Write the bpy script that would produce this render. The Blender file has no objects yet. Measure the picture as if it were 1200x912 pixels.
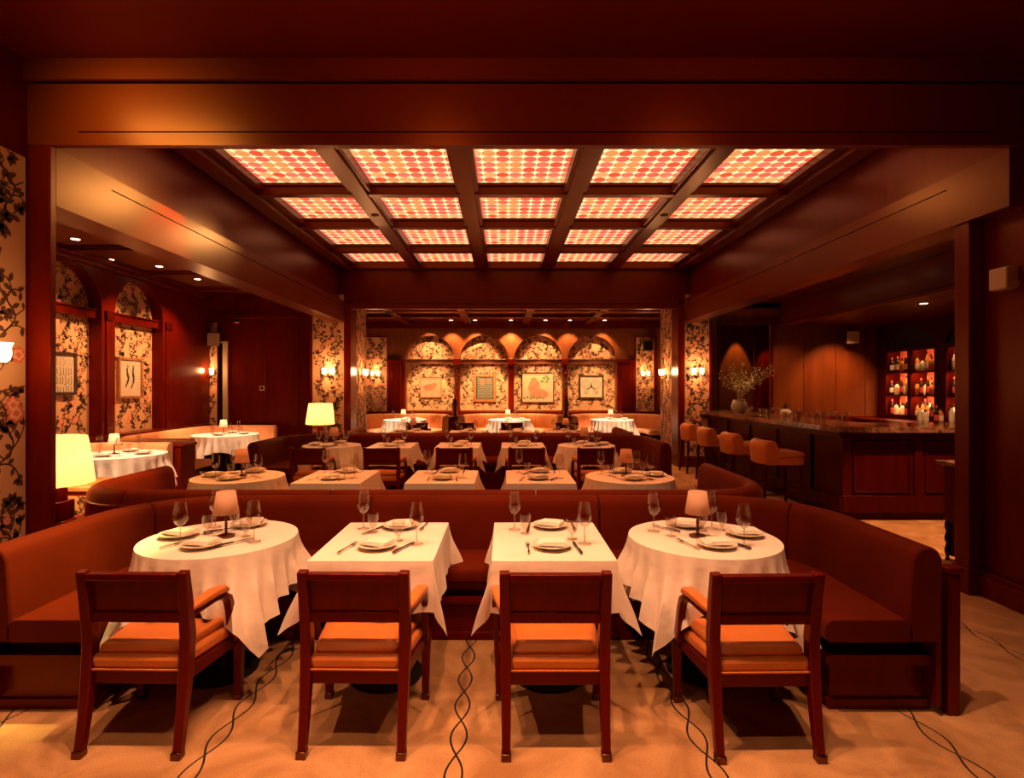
import bpy, bmesh, math, random
from mathutils import Vector, Matrix
from mathutils.geometry import tessellate_polygon
PI = math.pi
R = random.Random(7)
COL = bpy.context.scene.collection
sc = bpy.context.scene

# ---------------------------------------------------------------- materials
def srgb(r, g, b):
    f = lambda c: (c/255/12.92) if c/255 <= .04045 else ((c/255+.055)/1.055)**2.4
    return (f(r), f(g), f(b), 1)

def new_mat(name):
    m = bpy.data.materials.new(name); m.use_nodes = True
    nt = m.node_tree; nt.nodes.clear()
    out = nt.nodes.new('ShaderNodeOutputMaterial')
    return m, nt, out

def pbr(name, c1, c2=None, rough=.5, scale=(1, 1, 1), nscale=8, detail=4, bump=0, bscale=60,
        metallic=0, coat=0, sheen=0, rvar=0, dist=0, spec=.5, coat_rough=.1, tint=None, bdist=.01):
    m, nt, out = new_mat(name)
    b = nt.nodes.new('ShaderNodeBsdfPrincipled')
    nt.links.new(b.outputs[0], out.inputs[0])
    c2 = c2 or tuple(x*.8 for x in c1)
    tc = nt.nodes.new('ShaderNodeTexCoord'); mp = nt.nodes.new('ShaderNodeMapping')
    mp.inputs['Scale'].default_value = scale
    nt.links.new(tc.outputs['Object'], mp.inputs[0])
    n = nt.nodes.new('ShaderNodeTexNoise'); n.inputs['Scale'].default_value = nscale
    n.inputs['Detail'].default_value = detail; n.inputs['Distortion'].default_value = dist
    nt.links.new(mp.outputs[0], n.inputs['Vector'])
    r = nt.nodes.new('ShaderNodeValToRGB')
    r.color_ramp.elements[0].position = .3; r.color_ramp.elements[1].position = .7
    r.color_ramp.elements[0].color = (*c1[:3], 1); r.color_ramp.elements[1].color = (*c2[:3], 1)
    nt.links.new(n.outputs['Fac'], r.inputs[0]); nt.links.new(r.outputs[0], b.inputs['Base Color'])
    b.inputs['Roughness'].default_value = rough; b.inputs['Metallic'].default_value = metallic
    b.inputs['Coat Weight'].default_value = coat; b.inputs['Coat Roughness'].default_value = coat_rough
    b.inputs['Sheen Weight'].default_value = sheen; b.inputs['Specular IOR Level'].default_value = spec
    if tint: b.inputs['Specular Tint'].default_value = (*tint, 1); b.inputs['Sheen Tint'].default_value = (*tint, 1); b.inputs['Coat Tint'].default_value = (*tint, 1)
    if sheen: b.inputs['Sheen Roughness'].default_value = .4
    if rvar:
        mr = nt.nodes.new('ShaderNodeMapRange'); mr.inputs[3].default_value = rough-rvar; mr.inputs[4].default_value = rough+rvar
        nt.links.new(n.outputs['Fac'], mr.inputs[0]); nt.links.new(mr.outputs[0], b.inputs['Roughness'])
    if bump:
        n2 = nt.nodes.new('ShaderNodeTexNoise'); n2.inputs['Scale'].default_value = bscale; n2.inputs['Detail'].default_value = 3
        nt.links.new(tc.outputs['Object'], n2.inputs['Vector'])
        bp = nt.nodes.new('ShaderNodeBump'); bp.inputs['Strength'].default_value = bump; bp.inputs['Distance'].default_value = bdist
        nt.links.new(n2.outputs['Fac'], bp.inputs['Height']); nt.links.new(bp.outputs[0], b.inputs['Normal'])
    return m

def emit(name, col, strength, translucent=0):
    m, nt, out = new_mat(name)
    e = nt.nodes.new('ShaderNodeEmission'); e.inputs[0].default_value = (*col[:3], 1); e.inputs[1].default_value = strength
    nt.links.new(e.outputs[0], out.inputs[0])
    return m

def glass_mat(name, tint=(.96, .9, .85), gl=.06):
    m, nt, out = new_mat(name)
    t = nt.nodes.new('ShaderNodeBsdfTransparent'); t.inputs[0].default_value = (*tint, 1)
    g = nt.nodes.new('ShaderNodeBsdfGlossy'); g.inputs['Roughness'].default_value = .04
    lw = nt.nodes.new('ShaderNodeLayerWeight'); lw.inputs[0].default_value = .35
    mr = nt.nodes.new('ShaderNodeMapRange'); mr.inputs[3].default_value = gl; mr.inputs[4].default_value = .75
    mx = nt.nodes.new('ShaderNodeMixShader')
    nt.links.new(lw.outputs['Facing'], mr.inputs[0]); nt.links.new(mr.outputs[0], mx.inputs[0])
    nt.links.new(t.outputs[0], mx.inputs[1]); nt.links.new(g.outputs[0], mx.inputs[2]); nt.links.new(mx.outputs[0], out.inputs[0])
    return m

def carpet_mat():
    m, nt, out = new_mat('carpet')
    N, L = nt.nodes.new, nt.links.new
    def math_(op, a, b=None, c=None):
        n = N('ShaderNodeMath'); n.operation = op
        for i, v in enumerate((a, b, c)):
            if v is None: continue
            if isinstance(v, (int, float)): n.inputs[i].default_value = v
            else: L(v, n.inputs[i])
        return n.outputs[0]
    tc = N('ShaderNodeTexCoord'); sp = N('ShaderNodeSeparateXYZ'); L(tc.outputs['Object'], sp.inputs[0])
    wob = N('ShaderNodeTexNoise'); wob.inputs['Scale'].default_value = 2.2; L(tc.outputs['Object'], wob.inputs['Vector'])
    xs = math_('ADD', sp.outputs[0], math_('MULTIPLY', math_('SUBTRACT', wob.outputs['Fac'], .5), .02))
    x = math_('ADD', xs, .21+.545+10.9)
    xm = math_('SUBTRACT', math_('MODULO', x, 1.09), .545)
    s = math_('SINE', math_('MULTIPLY', math_('SUBTRACT', sp.outputs[1], 2.407), PI/.25))
    a = math_('MULTIPLY', s, .036)
    d1 = math_('ABSOLUTE', math_('SUBTRACT', xm, a)); d2 = math_('ABSOLUTE', math_('ADD', xm, a))
    # widen the tolerance where the strands run across
    c = math_('COSINE', math_('MULTIPLY', math_('SUBTRACT', sp.outputs[1], 2.407), PI/.25))
    w = math_('MULTIPLY', math_('SQRT', math_('ADD', 1, math_('MULTIPLY', math_('MULTIPLY', c, c), .205))), .0046)
    line = math_('LESS_THAN', math_('MINIMUM', d1, d2), w)
    n1 = N('ShaderNodeTexNoise'); n1.inputs['Scale'].default_value = 2.6; n1.inputs['Detail'].default_value = 5; n1.inputs['Distortion'].default_value = 1.6
    L(tc.outputs['Object'], n1.inputs['Vector'])
    r = N('ShaderNodeValToRGB'); r.color_ramp.elements[0].position = .32; r.color_ramp.elements[1].position = .7
    r.color_ramp.elements[0].color = (.40, .185, .07, 1); r.color_ramp.elements[1].color = (.68, .36, .16, 1)
    L(n1.outputs['Fac'], r.inputs[0])
    n2 = N('ShaderNodeTexNoise'); n2.inputs['Scale'].default_value = 160; n2.inputs['Detail'].default_value = 3; L(tc.outputs['Object'], n2.inputs['Vector'])
    mf = N('ShaderNodeMix'); mf.data_type = 'RGBA'; mf.blend_type = 'MULTIPLY'; mf.inputs[0].default_value = .5
    r2 = N('ShaderNodeValToRGB'); r2.color_ramp.elements[0].color = (.5, .5, .5, 1); r2.color_ramp.elements[0].position = .3; r2.color_ramp.elements[1].position = .65
    L(n2.outputs['Fac'], r2.inputs[0]); L(r.outputs[0], mf.inputs[6]); L(r2.outputs[0], mf.inputs[7])
    mx = N('ShaderNodeMix'); mx.data_type = 'RGBA'; L(line, mx.inputs[0]); L(mf.outputs[2], mx.inputs[6]); mx.inputs[7].default_value = (.012, .01, .012, 1)
    b = N('ShaderNodeBsdfPrincipled'); b.inputs['Roughness'].default_value = .95; b.inputs['Specular IOR Level'].default_value = .1
    b.inputs['Sheen Weight'].default_value = .15
    L(mx.outputs[2], b.inputs['Base Color'])
    bp = N('ShaderNodeBump'); bp.inputs['Strength'].default_value = .5; bp.inputs['Distance'].default_value = .006; L(n2.outputs['Fac'], bp.inputs['Height']); L(bp.outputs[0], b.inputs['Normal'])
    L(b.outputs[0], out.inputs[0])
    return m

def stained_mat(strength):
    m, nt, out = new_mat('stained_glass')
    N, L = nt.nodes.new, nt.links.new
    P = .149
    tc = N('ShaderNodeTexCoord')
    sc_ = N('ShaderNodeVectorMath'); sc_.operation = 'SCALE'; sc_.inputs[3].default_value = 1/P; L(tc.outputs['Object'], sc_.inputs[0])
    fl = N('ShaderNodeVectorMath'); fl.operation = 'FLOOR'; L(sc_.outputs[0], fl.inputs[0])
    fr = N('ShaderNodeVectorMath'); fr.operation = 'FRACTION'; L(sc_.outputs[0], fr.inputs[0])
    sp = N('ShaderNodeSeparateXYZ'); L(fr.outputs[0], sp.inputs[0])
    def math_(op, a, b=None):
        n = N('ShaderNodeMath'); n.operation = op
        for i, v in enumerate((a, b)):
            if v is None: continue
            if isinstance(v, (int, float)): n.inputs[i].default_value = v
            else: L(v, n.inputs[i])
        return n.outputs[0]
    dx = math_('SUBTRACT', sp.outputs[0], .5); dy = math_('SUBTRACT', sp.outputs[1], .5)
    d = math_('SQRT', math_('ADD', math_('MULTIPLY', dx, dx), math_('MULTIPLY', dy, dy)))
    inside = math_('LESS_THAN', d, .45)
    ring = math_('LESS_THAN', math_('ABSOLUTE', math_('SUBTRACT', d, .46)), .018)
    wn = N('ShaderNodeTexWhiteNoise'); wn.noise_dimensions = '2D'; L(fl.outputs[0], wn.inputs['Vector'])
    cr = N('ShaderNodeValToRGB'); cr.color_ramp.interpolation = 'CONSTANT'
    els = cr.color_ramp.elements
    els[0].color = (.85, .085, .035, 1); els[1].position = .28; els[1].color = (1, .27, .08, 1)
    for p_, c_ in ((.5, (.88, .125, .075, 1)), (.68, (1, .36, .12, 1)), (.85, (.95, .17, .10, 1))):
        e = els.new(p_); e.color = c_
    L(wn.outputs['Value'], cr.inputs[0])
    nz = N('ShaderNodeTexNoise'); nz.inputs['Scale'].default_value = 9; L(tc.outputs['Object'], nz.inputs['Vector'])
    mx = N('ShaderNodeMix'); mx.data_type = 'RGBA'; L(inside, mx.inputs[0]); mx.inputs[6].default_value = (1, .76, .36, 1); L(cr.outputs[0], mx.inputs[7])
    mr = N('ShaderNodeMix'); mr.data_type = 'RGBA'; L(ring, mr.inputs[0]); L(mx.outputs[2], mr.inputs[6]); mr.inputs[7].default_value = (.35, .06, .015, 1)
    e = N('ShaderNodeEmission'); L(mr.outputs[2], e.inputs[0])
    st = N('ShaderNodeMapRange'); st.inputs[3].default_value = strength*.75; st.inputs[4].default_value = strength*1.3; L(nz.outputs['Fac'], st.inputs[0]); L(st.outputs[0], e.inputs[1])
    L(e.outputs[0], out.inputs[0])
    return m

def marble_mat():
    m = pbr('dark_marble', (.05, .02, .012), (.30, .14, .08), rough=.12, nscale=9, detail=8, dist=2.2)
    return m

def shade_mat(name, col, em):
    m, nt, out = new_mat(name)
    N, L = nt.nodes.new, nt.links.new
    d = N('ShaderNodeBsdfDiffuse'); d.inputs[0].default_value = (*col[:3], 1)
    t = N('ShaderNodeBsdfTranslucent'); t.inputs[0].default_value = (*col[:3], 1)
    mx = N('ShaderNodeMixShader'); mx.inputs[0].default_value = .45
    L(d.outputs[0], mx.inputs[1]); L(t.outputs[0], mx.inputs[2])
    if em:
        e = N('ShaderNodeEmission'); e.inputs[0].default_value = (*col[:3], 1); e.inputs[1].default_value = em
        tc = N('ShaderNodeTexCoord'); n = N('ShaderNodeTexNoise'); n.inputs['Scale'].default_value = 5; L(tc.outputs['Object'], n.inputs['Vector'])
        mr = N('ShaderNodeMapRange'); mr.inputs[3].default_value = em*.75; mr.inputs[4].default_value = em*1.25; L(n.outputs['Fac'], mr.inputs[0]); L(mr.outputs[0], e.inputs[1])
        a = N('ShaderNodeAddShader'); L(mx.outputs[0], a.inputs[0]); L(e.outputs[0], a.inputs[1]); L(a.outputs[0], out.inputs[0])
    else: L(mx.outputs[0], out.inputs[0])
    return m

M = {}
M['wall_wood'] = pbr('lacquered_mahogany_panelling', (.085, .0035, .001), (.13, .0055, .0015), rough=.3, scale=(5, 5, .6), nscale=2.2, detail=6, rvar=.05, spec=.45, tint=(1, .30, .08))
M['ceil_wood'] = pbr('dark_lacquered_ceiling', (.10, .0065, .001), (.115, .008, .0012), rough=.3, scale=(.4, 1, 1), nscale=1.2, detail=2, spec=.5, tint=(1, .42, .13))
M['bar_wood'] = pbr('dark_bar_wood', (.04, .0015, .0006), (.06, .003, .001), rough=.35, scale=(5, 5, .6), nscale=2.4, detail=5, spec=.22, tint=(1, .30, .08))
M['warm_wood'] = pbr('amber_veneer', (.16, .04, .012), (.24, .065, .018), rough=.34, scale=(3, 3, .35), nscale=2.2, detail=5, coat=.2, coat_rough=.2)
M['chair_wood'] = pbr('red_mahogany_chair_wood', (.068, .0014, .0006), (.10, .0026, .001), rough=.28, scale=(4, 4, .8), nscale=5, detail=5, spec=.5, tint=(1, .28, .07))
M['black'] = pbr('matt_black', (.006, .004, .003), (.01, .006, .004), rough=.7)
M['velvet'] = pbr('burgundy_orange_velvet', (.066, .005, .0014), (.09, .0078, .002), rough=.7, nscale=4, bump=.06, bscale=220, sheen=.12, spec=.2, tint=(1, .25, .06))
M['header_wood'] = pbr('fascia_wood_golden_light', (.12, .017, .002), (.14, .021, .0028), rough=.3, scale=(.4, 1, 1), nscale=1.2, detail=2, spec=.5, tint=(1, .42, .13))  # yellowed base colour stands in for golden light on the fascia
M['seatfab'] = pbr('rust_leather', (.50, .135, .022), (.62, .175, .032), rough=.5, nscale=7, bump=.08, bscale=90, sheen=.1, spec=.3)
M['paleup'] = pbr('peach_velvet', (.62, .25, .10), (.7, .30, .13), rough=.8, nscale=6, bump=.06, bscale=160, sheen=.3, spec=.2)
M['cloth'] = pbr('ivory_linen', (.80, .66, .56), (.86, .73, .63), rough=.85, nscale=5, bump=.3, bscale=5, bdist=.05, spec=.1)
M['napkin'] = pbr('folded_linen', (.84, .74, .63), (.88, .80, .70), rough=.85, nscale=9, bump=.1, bscale=60, spec=.15)
M['china'] = pbr('glazed_china', (.72, .62, .50), (.80, .70, .58), rough=.15, nscale=6)
M['steel'] = pbr('brushed_cutlery_steel', (.32, .26, .22), (.5, .42, .36), rough=.22, metallic=1, nscale=20)
M['handle'] = pbr('dark_cutlery_handle', (.03, .015, .01), (.05, .02, .015), rough=.25)
M['bronze'] = pbr('dark_bronze', (.12, .045, .02), (.2, .08, .035), rough=.28, metallic=1, nscale=14)
M['glass'] = glass_mat('clear_glass', (.93, .86, .80), .08)
M['bottle_pale'] = glass_mat('pale_bottle_glass', (.75, .55, .35), .14)
M['shade'] = shade_mat('ivory_lamp_shade', (.86, .58, .40), .0)
M['shade_far'] = shade_mat('lit_ivory_shade', (1, .66, .36), .6)
M['bigshade'] = shade_mat('glowing_yellow_silk', (1, .70, .28), .5)
M['carpet'] = carpet_mat()
M['stained'] = stained_mat(1.25)
M['marble'] = marble_mat()
M['paper'] = pbr('tan_wallpaper_ground', (.68, .37, .185), (.74, .42, .22), rough=.6, nscale=3)
M['leaf'] = pbr('dark_printed_leaf', (.085, .035, .02), (.12, .05, .028), rough=.6)
M['vine'] = pbr('dark_printed_vine', (.06, .02, .014), (.08, .03, .02), rough=.6)
M['petal'] = pbr('rose_printed_petal', (.72, .14, .09), (.82, .24, .15), rough=.6, nscale=30)
M['petal2'] = pbr('pale_printed_petal', (.85, .45, .30), (.9, .55, .38), rough=.6, nscale=30)
M['ivory'] = pbr('ivory_plastic', (.5, .36, .24), (.55, .4, .28), rough=.5)
M['lens'] = emit('lit_lamp_lens', (1, .72, .45), 9)
M['bulb'] = emit('warm_bulb_glass', (1, .62, .25), 7)
M['flame'] = emit('glowing_sconce_glass', (1, .62, .25), 9)
M['redglow'] = emit('red_sign_glow', (1, .10, .05), 1.2)
M['canvas'] = pbr('cream_art_paper', (.58, .46, .34), (.64, .52, .39), rough=.7, nscale=4)
M['ink'] = pbr('black_ink', (.02, .015, .012), (.05, .035, .025), rough=.6)
M['frame_dark'] = pbr('dark_picture_frame', (.03, .01, .006), (.05, .015, .008), rough=.35)
M['frame_gold'] = pbr('brown_picture_frame', (.30, .12, .05), (.4, .17, .07), rough=.35)
M['green'] = pbr('painted_green', (.06, .12, .04), (.12, .2, .07), rough=.6, nscale=20)
M['teal'] = pbr('painted_dark_teal', (.012, .03, .022), (.04, .07, .045), rough=.6, nscale=20)
M['pinkp'] = pbr('painted_pink', (.5, .10, .06), (.6, .18, .10), rough=.6, nscale=10)
M['pinkpale'] = pbr('pale_pink_wash', (.55, .27, .16), (.62, .33, .2), rough=.6, nscale=8)
M['twig'] = pbr('grey_brown_twig', (.22, .13, .06), (.34, .22, .10), rough=.7, nscale=20)
M['bud'] = pbr('pale_green_leaf_bud', (.45, .42, .16), (.62, .58, .28), rough=.6, nscale=30)
M['urn'] = pbr('stone_urn', (.42, .35, .24), (.5, .42, .3), rough=.5, nscale=20)
M['shelfback'] = pbr('red_back_bar_lining', (.42, .07, .03), (.5, .09, .04), rough=.6, nscale=4)
M['b_dark'] = pbr('dark_bottle_glass', (.02, .012, .008), (.035, .02, .01), rough=.08)
M['b_amber'] = pbr('amber_bottle_glass', (.45, .16, .03), (.6, .24, .05), rough=.1)
M['b_clear'] = pbr('frosted_pale_bottle', (.65, .55, .42), (.75, .65, .5), rough=.15)
M['b_label'] = pbr('cream_paper_label', (.8, .66, .45), (.85, .72, .52), rough=.6, nscale=60)
M['b_red'] = pbr('red_paper_label', (.6, .06, .04), (.7, .1, .06), rough=.6)
M['concrete'] = pbr('pale_jamb_paint', (.62, .50, .33), (.68, .55, .38), rough=.5)

# ---------------------------------------------------------------- mesh helpers
class MB:
    def __init__(s): s.v, s.f, s.m = [], [], []
    def add(s, vs, fs, mi=0):
        o = len(s.v); s.v += [tuple(v) for v in vs]
        for f in fs: s.f.append(tuple(i+o for i in f)); s.m.append(mi)
    def box(s, x0, x1, y0, y1, z0, z1, mi=0):
        s.add([(x0,y0,z0),(x1,y0,z0),(x1,y1,z0),(x0,y1,z0),(x0,y0,z1),(x1,y0,z1),(x1,y1,z1),(x0,y1,z1)],
              [(0,3,2,1),(4,5,6,7),(0,1,5,4),(1,2,6,5),(2,3,7,6),(3,0,4,7)], mi)
    def lathe(s, prof, cx=0, cy=0, z0=0, n=24, mi=0, cap=True, mod=None):
        vs = []
        for r, z in prof:
            for k in range(n):
                a = 2*PI*k/n; rr = r*(mod(a, z) if mod else 1)
                vs.append((cx+rr*math.cos(a), cy+rr*math.sin(a), z0+z))
        fs = []
        for i in range(len(prof)-1):
            for k in range(n):
                k2 = (k+1) % n
                fs.append((i*n+k, i*n+k2, (i+1)*n+k2, (i+1)*n+k))
        if cap:
            if prof[0][0] > 1e-5: fs.append(tuple(range(n-1, -1, -1)))
            if prof[-1][0] > 1e-5: fs.append(tuple((len(prof)-1)*n+k for k in range(n)))
        s.add(vs, fs, mi)
    def tube(s, pts, rad, n=8, mi=0):
        pts = [Vector(p) for p in pts]; vs = []
        rads = rad if isinstance(rad, (list, tuple)) else [rad]*len(pts)
        up = Vector((0, 0, 1))
        T0 = (pts[1]-pts[0]).normalized()
        side = T0.cross(up)
        if side.length < .05: side = T0.cross(Vector((1, 0, 0)))
        side.normalize()
        for i, p in enumerate(pts):
            T = (pts[min(i+1, len(pts)-1)]-pts[max(i-1, 0)]).normalized()
            side = (side - T*side.dot(T)).normalized(); nn = T.cross(side)
            for k in range(n):
                a = 2*PI*k/n; vs.append(p+side*math.cos(a)*rads[i]+nn*math.sin(a)*rads[i])
        fs = [(i*n+k, i*n+(k+1)%n, (i+1)*n+(k+1)%n, (i+1)*n+k) for i in range(len(pts)-1) for k in range(n)]
        fs += [tuple(range(n-1, -1, -1)), tuple((len(pts)-1)*n+k for k in range(n))]
        s.add(vs, fs, mi)
    def bar(s, pts, w, h, axis=(1, 0, 0), mi=0):
        """rectangular bar along pts; w along axis, h across; w/h may be lists"""
        pts = [Vector(p) for p in pts]; A = Vector(axis).normalized(); vs = []
        for i, p in enumerate(pts):
            T = (pts[min(i+1, len(pts)-1)]-pts[max(i-1, 0)]).normalized()
            a = (A - T*A.dot(T)).normalized(); nn = T.cross(a)
            ww = (w[i] if isinstance(w, (list, tuple)) else w)/2; hh = (h[i] if isinstance(h, (list, tuple)) else h)/2
            for sx, sy in ((-1,-1),(1,-1),(1,1),(-1,1)): vs.append(p+a*sx*ww+nn*sy*hh)
        fs = [(i*4+k, i*4+(k+1)%4, i*4+4+(k+1)%4, i*4+4+k) for i in range(len(pts)-1) for k in range(4)]
        e = (len(pts)-1)*4
        fs += [(3,2,1,0), (e, e+1, e+2, e+3)]
        s.add(vs, fs, mi)
    def sweep(s, path, prof, mi=0, closed=True):
        """path: list of (x,y,nx,ny); prof: list of (n,z) closed loop"""
        m = len(prof); vs = []
        for (x, y, nx, ny) in path:
            for (n, z) in prof: vs.append((x+nx*n, y+ny*n, z))
        fs = [(i*m+k, i*m+(k+1)%m, (i+1)*m+(k+1)%m, (i+1)*m+k) for i in range(len(path)-1) for k in range(m)]
        fs += [tuple(range(m-1, -1, -1)), tuple((len(path)-1)*m+k for k in range(m))]
        s.add(vs, fs, mi)
    def poly(s, pts, mi=0): s.add(pts, [tuple(range(len(pts)))], mi)
    def build(s, name, mats, parent=None, smooth=None, bevel=0, solid=0):
        me = bpy.data.meshes.new(name)
        me.from_pydata(s.v, [], s.f)
        if not isinstance(mats, (list, tuple)): mats = [mats]
        for m in mats: me.materials.append(m if not isinstance(m, str) else M[m])
        for p, mi in zip(me.polygons, s.m): p.material_index = mi
        bm = bmesh.new(); bm.from_mesh(me); bmesh.ops.recalc_face_normals(bm, faces=bm.faces); bm.to_mesh(me); bm.free()
        if smooth is not None:
            me.polygons.foreach_set('use_smooth', [True]*len(me.polygons))
            try: me.set_sharp_from_angle(angle=math.radians(smooth))
            except Exception: pass
        o = bpy.data.objects.new(name, me); COL.objects.link(o)
        if parent: o.parent = parent
        if bevel:
            b = o.modifiers.new('bevel', 'BEVEL'); b.width = bevel; b.segments = 2; b.limit_method = 'ANGLE'; b.harden_normals = False
            me.polygons.foreach_set('use_smooth', [True]*len(me.polygons))
            try: me.set_sharp_from_angle(angle=math.radians(50))
            except Exception: pass
        if solid:
            b = o.modifiers.new('thick', 'SOLIDIFY'); b.thickness = solid
        return o

def tag(o, label, cat, group=None, kind=None):
    o['label'] = label; o['category'] = cat
    if group: o['group'] = group
    if kind: o['kind'] = kind
    return o
def empty(name, label=None, cat=None, loc=(0, 0, 0), rz=0, group=None):
    o = bpy.data.objects.new(name, None); COL.objects.link(o); o.location = loc; o.rotation_euler = (0, 0, rz)
    o.empty_display_size = .1
    if label: tag(o, label, cat, group)
    return o
def struct(name, mb, mat, **k):
    o = mb.build(name, mat, **k); o['kind'] = 'structure'; return o
def copy_tree(o, parent=None):
    c = o.copy(); COL.objects.link(c)
    if parent: c.parent = parent
    for ch in list(o.children): copy_tree(ch, c)
    return c
class Proto:
    """first use moves the original, later uses copy it"""
    def __init__(s, root): s.root, s.used = root, False
    def put(s, loc, rz, label, cat, group=None):
        o = copy_tree(s.root) if s.used else s.root
        s.used = True
        o.location = loc; o.rotation_euler = (0, 0, rz); tag(o, label, cat, group)
        return o
def spot(loc, target, power, angle=60, blend=.4, col=(1, .40, .135), rad=.03):
    l = bpy.data.lights.new('spot', 'SPOT'); l.energy = power; l.color = col; l.spot_size = math.radians(angle); l.spot_blend = blend; l.shadow_soft_size = rad
    o = bpy.data.objects.new('spot_lamp', l); COL.objects.link(o); o.location = loc
    o.rotation_euler = (Vector(target)-Vector(loc)).to_track_quat('-Z', 'Y').to_euler()
    return o
def point(loc, power, rad=.05, col=(1, .45, .16)):
    l = bpy.data.lights.new('point', 'POINT'); l.energy = power; l.color = col; l.shadow_soft_size = rad
    o = bpy.data.objects.new('point_lamp', l); COL.objects.link(o); o.location = loc; return o

# ---------------------------------------------------------------- camera
cam = bpy.data.cameras.new('camera'); cam.sensor_width = 36; cam.lens = 19.5
cam.shift_x = 9/1200; cam.shift_y = -3/1200
co = bpy.data.objects.new('camera', cam); COL.objects.link(co); co.location = (0, 0, 1.6); co.rotation_euler = (PI/2, 0, 0)
sc.camera = co
w = bpy.data.worlds.new('world'); sc.world = w; w.use_nodes = True
w.node_tree.nodes['Background'].inputs[0].default_value = (.05, .012, .004, 1); w.node_tree.nodes['Background'].inputs[1].default_value = .3
sc.view_settings.view_transform = 'Standard'; sc.view_settings.look = 'None'; sc.view_settings.gamma = 1; sc.view_settings.exposure = 0
sc.view_settings.use_curve_mapping = False
cy = sc.cycles
cy.max_bounces = 7; cy.diffuse_bounces = 4; cy.glossy_bounces = 3; cy.transparent_max_bounces = 24; cy.transmission_bounces = 4
cy.sample_clamp_indirect = 4; cy.use_denoising = True; cy.caustics_reflective = False; cy.caustics_refractive = False

# ================================================================ SETTING
Y1 = 3.85; YE = 11.0
XL, XR = -3.15, 3.55
b = MB(); b.box(-6.6, 8.4, -2.6, 16.2, -.05, 0); struct('floor', b, 'carpet')

# near room walls
b = MB(); b.box(-3.45, -3.31, -2.6, Y1+.1, 0, 4.0); near_left = struct('wall_left', b, 'wall_wood')
b = MB(); b.box(3.69, 3.85, -2.6, 4.34, 0, 4.0); struct('wall_right', b, 'wall_wood')
b = MB(); b.box(-3.45, 3.85, -2.75, -2.6, 0, 4.0); struct('wall_behind_camera', b, 'wall_wood')
b = MB(); b.box(-3.5, 3.9, -2.7, Y1+.02, 3.86, 4.0); struct('ceiling_near', b, 'ceil_wood')
b = MB(); b.box(3.63, 3.69, -2.6, 4.26, 0, .16); b.box(3.645, 3.69, -2.6, 4.26, .16, .19); struct('baseboard_right', b, 'wall_wood', bevel=.006)
b = MB(); b.box(3.57, 3.69, 4.26, 4.40, 0, 3.28); b.box(3.55, 3.71, 4.24, 4.41, 0, .2); struct('wall_right_pilaster', b, 'wall_wood', bevel=.006)
b = MB(); b.box(-3.31, -3.15, Y1, Y1+.05, 0, 3.275); struct('wall_left_pilaster', b, 'wall_wood', bevel=.004)
# header: fascia boards with two shadow gaps
b = MB()
b.box(-3.31, 3.69, Y1-.035, Y1, 3.715, 3.86)
b.box(-3.31, 3.69, Y1, Y1+.05, 3.372, 3.702)
b.box(-2.96, 3.40, Y1, Y1+.05, 3.276, 3.362)
b.box(-3.31, -2.96, Y1, Y1+.05, 3.276, 3.372); b.box(3.40, 3.69, Y1, Y1+.05, 3.276, 3.372)
struct('ceiling_header_beam', b, 'header_wood')
b = MB(); b.box(-3.26, 3.66, Y1+.055, Y1+.09, 3.30, 4.35); struct('ceiling_header_backing', b, 'black')
# side beams
for nm, xa, sg in (('left', XL, -1), ('right', XR, 1)):
    b = MB()
    def bx(x0, x1, y0, y1, z0, z1): b.box(min(x0, x1), max(x0, x1), y0, y1, z0, z1)
    bx(xa, xa+sg*.3, Y1+.05, YE, 2.87, 3.17)
    bx(xa, xa+sg*.3, Y1+.05, YE, 3.18, 3.276)
    bx(xa+sg*.02, xa+sg*.3, Y1+.05, YE, 3.17, 3.18)
    bx(xa, xa+sg*.03, Y1+.05, 4.45, 3.17, 3.18)
    struct('ceiling_beam_'+nm, b, 'header_wood')
    b = MB(); xx = xa+sg*.12
    bx(xx, xx+sg*.1, Y1+.05, YE+.1, 3.276, 4.08)
    struct('ceiling_well_'+nm, b, 'wall_wood')
b = MB(); b.box(XL, XR, YE, YE+.12, 3.14, 3.276); b.box(XL-.1, XR+.1, YE+.03, YE+.12, 3.276, 4.08); b.box(XL, XR, YE-.02, YE, 3.25, 3.28); struct('ceiling_beam_far', b, 'ceil_wood')

# skylight grid
ZG, ZB = 4.06, 3.926
xc0 = .205; pitch = 1.30; gw = 1.03
rows = [(4.03, 5.32), (5.44, 6.72), (6.84, 8.125), (8.245, 9.60), (9.72, 10.90)]
b = MB()
def step_bar_y(xm, hw):
    b.box(xm-hw, xm+hw, Y1+.1, YE, ZB+.02, ZG+.02)
    b.box(xm-hw*.66, xm+hw*.66, Y1+.1, YE, ZB-.01, ZB+.03)
for i in range(4): step_bar_y(xc0-1.95+i*pitch, .135)
b.box(XL-.08, xc0-2*pitch-gw/2, Y1+.1, YE, ZB+.05, ZG+.02); b.box(XL-.08, xc0-2*pitch-gw/2-.10, Y1+.1, YE, ZB-.02, ZB+.05)
b.box(xc0+2*pitch+gw/2, XR+.08, Y1+.1, YE, ZB+.05, ZG+.02); b.box(xc0+2*pitch+gw/2+.10, XR+.08, Y1+.1, YE, ZB-.02, ZB+.05)
for r0, r1 in zip(rows[:-1], rows[1:]): b.box(XL-.07, XR+.07, r0[1], r1[0], ZB, ZG+.02); b.box(XL-.07, XR+.07, r0[1]-.03, r0[1], ZG-.035, ZG+.02)
b.box(XL-.07, XR+.07, rows[-1][1], YE+.03, ZB, ZG+.02)
b.box(XL-.07, XR+.07, Y1+.1, rows[0][0], ZB, ZG+.02)
struct('ceiling_skylight_grid', b, 'ceil_wood', bevel=.006)
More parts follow.
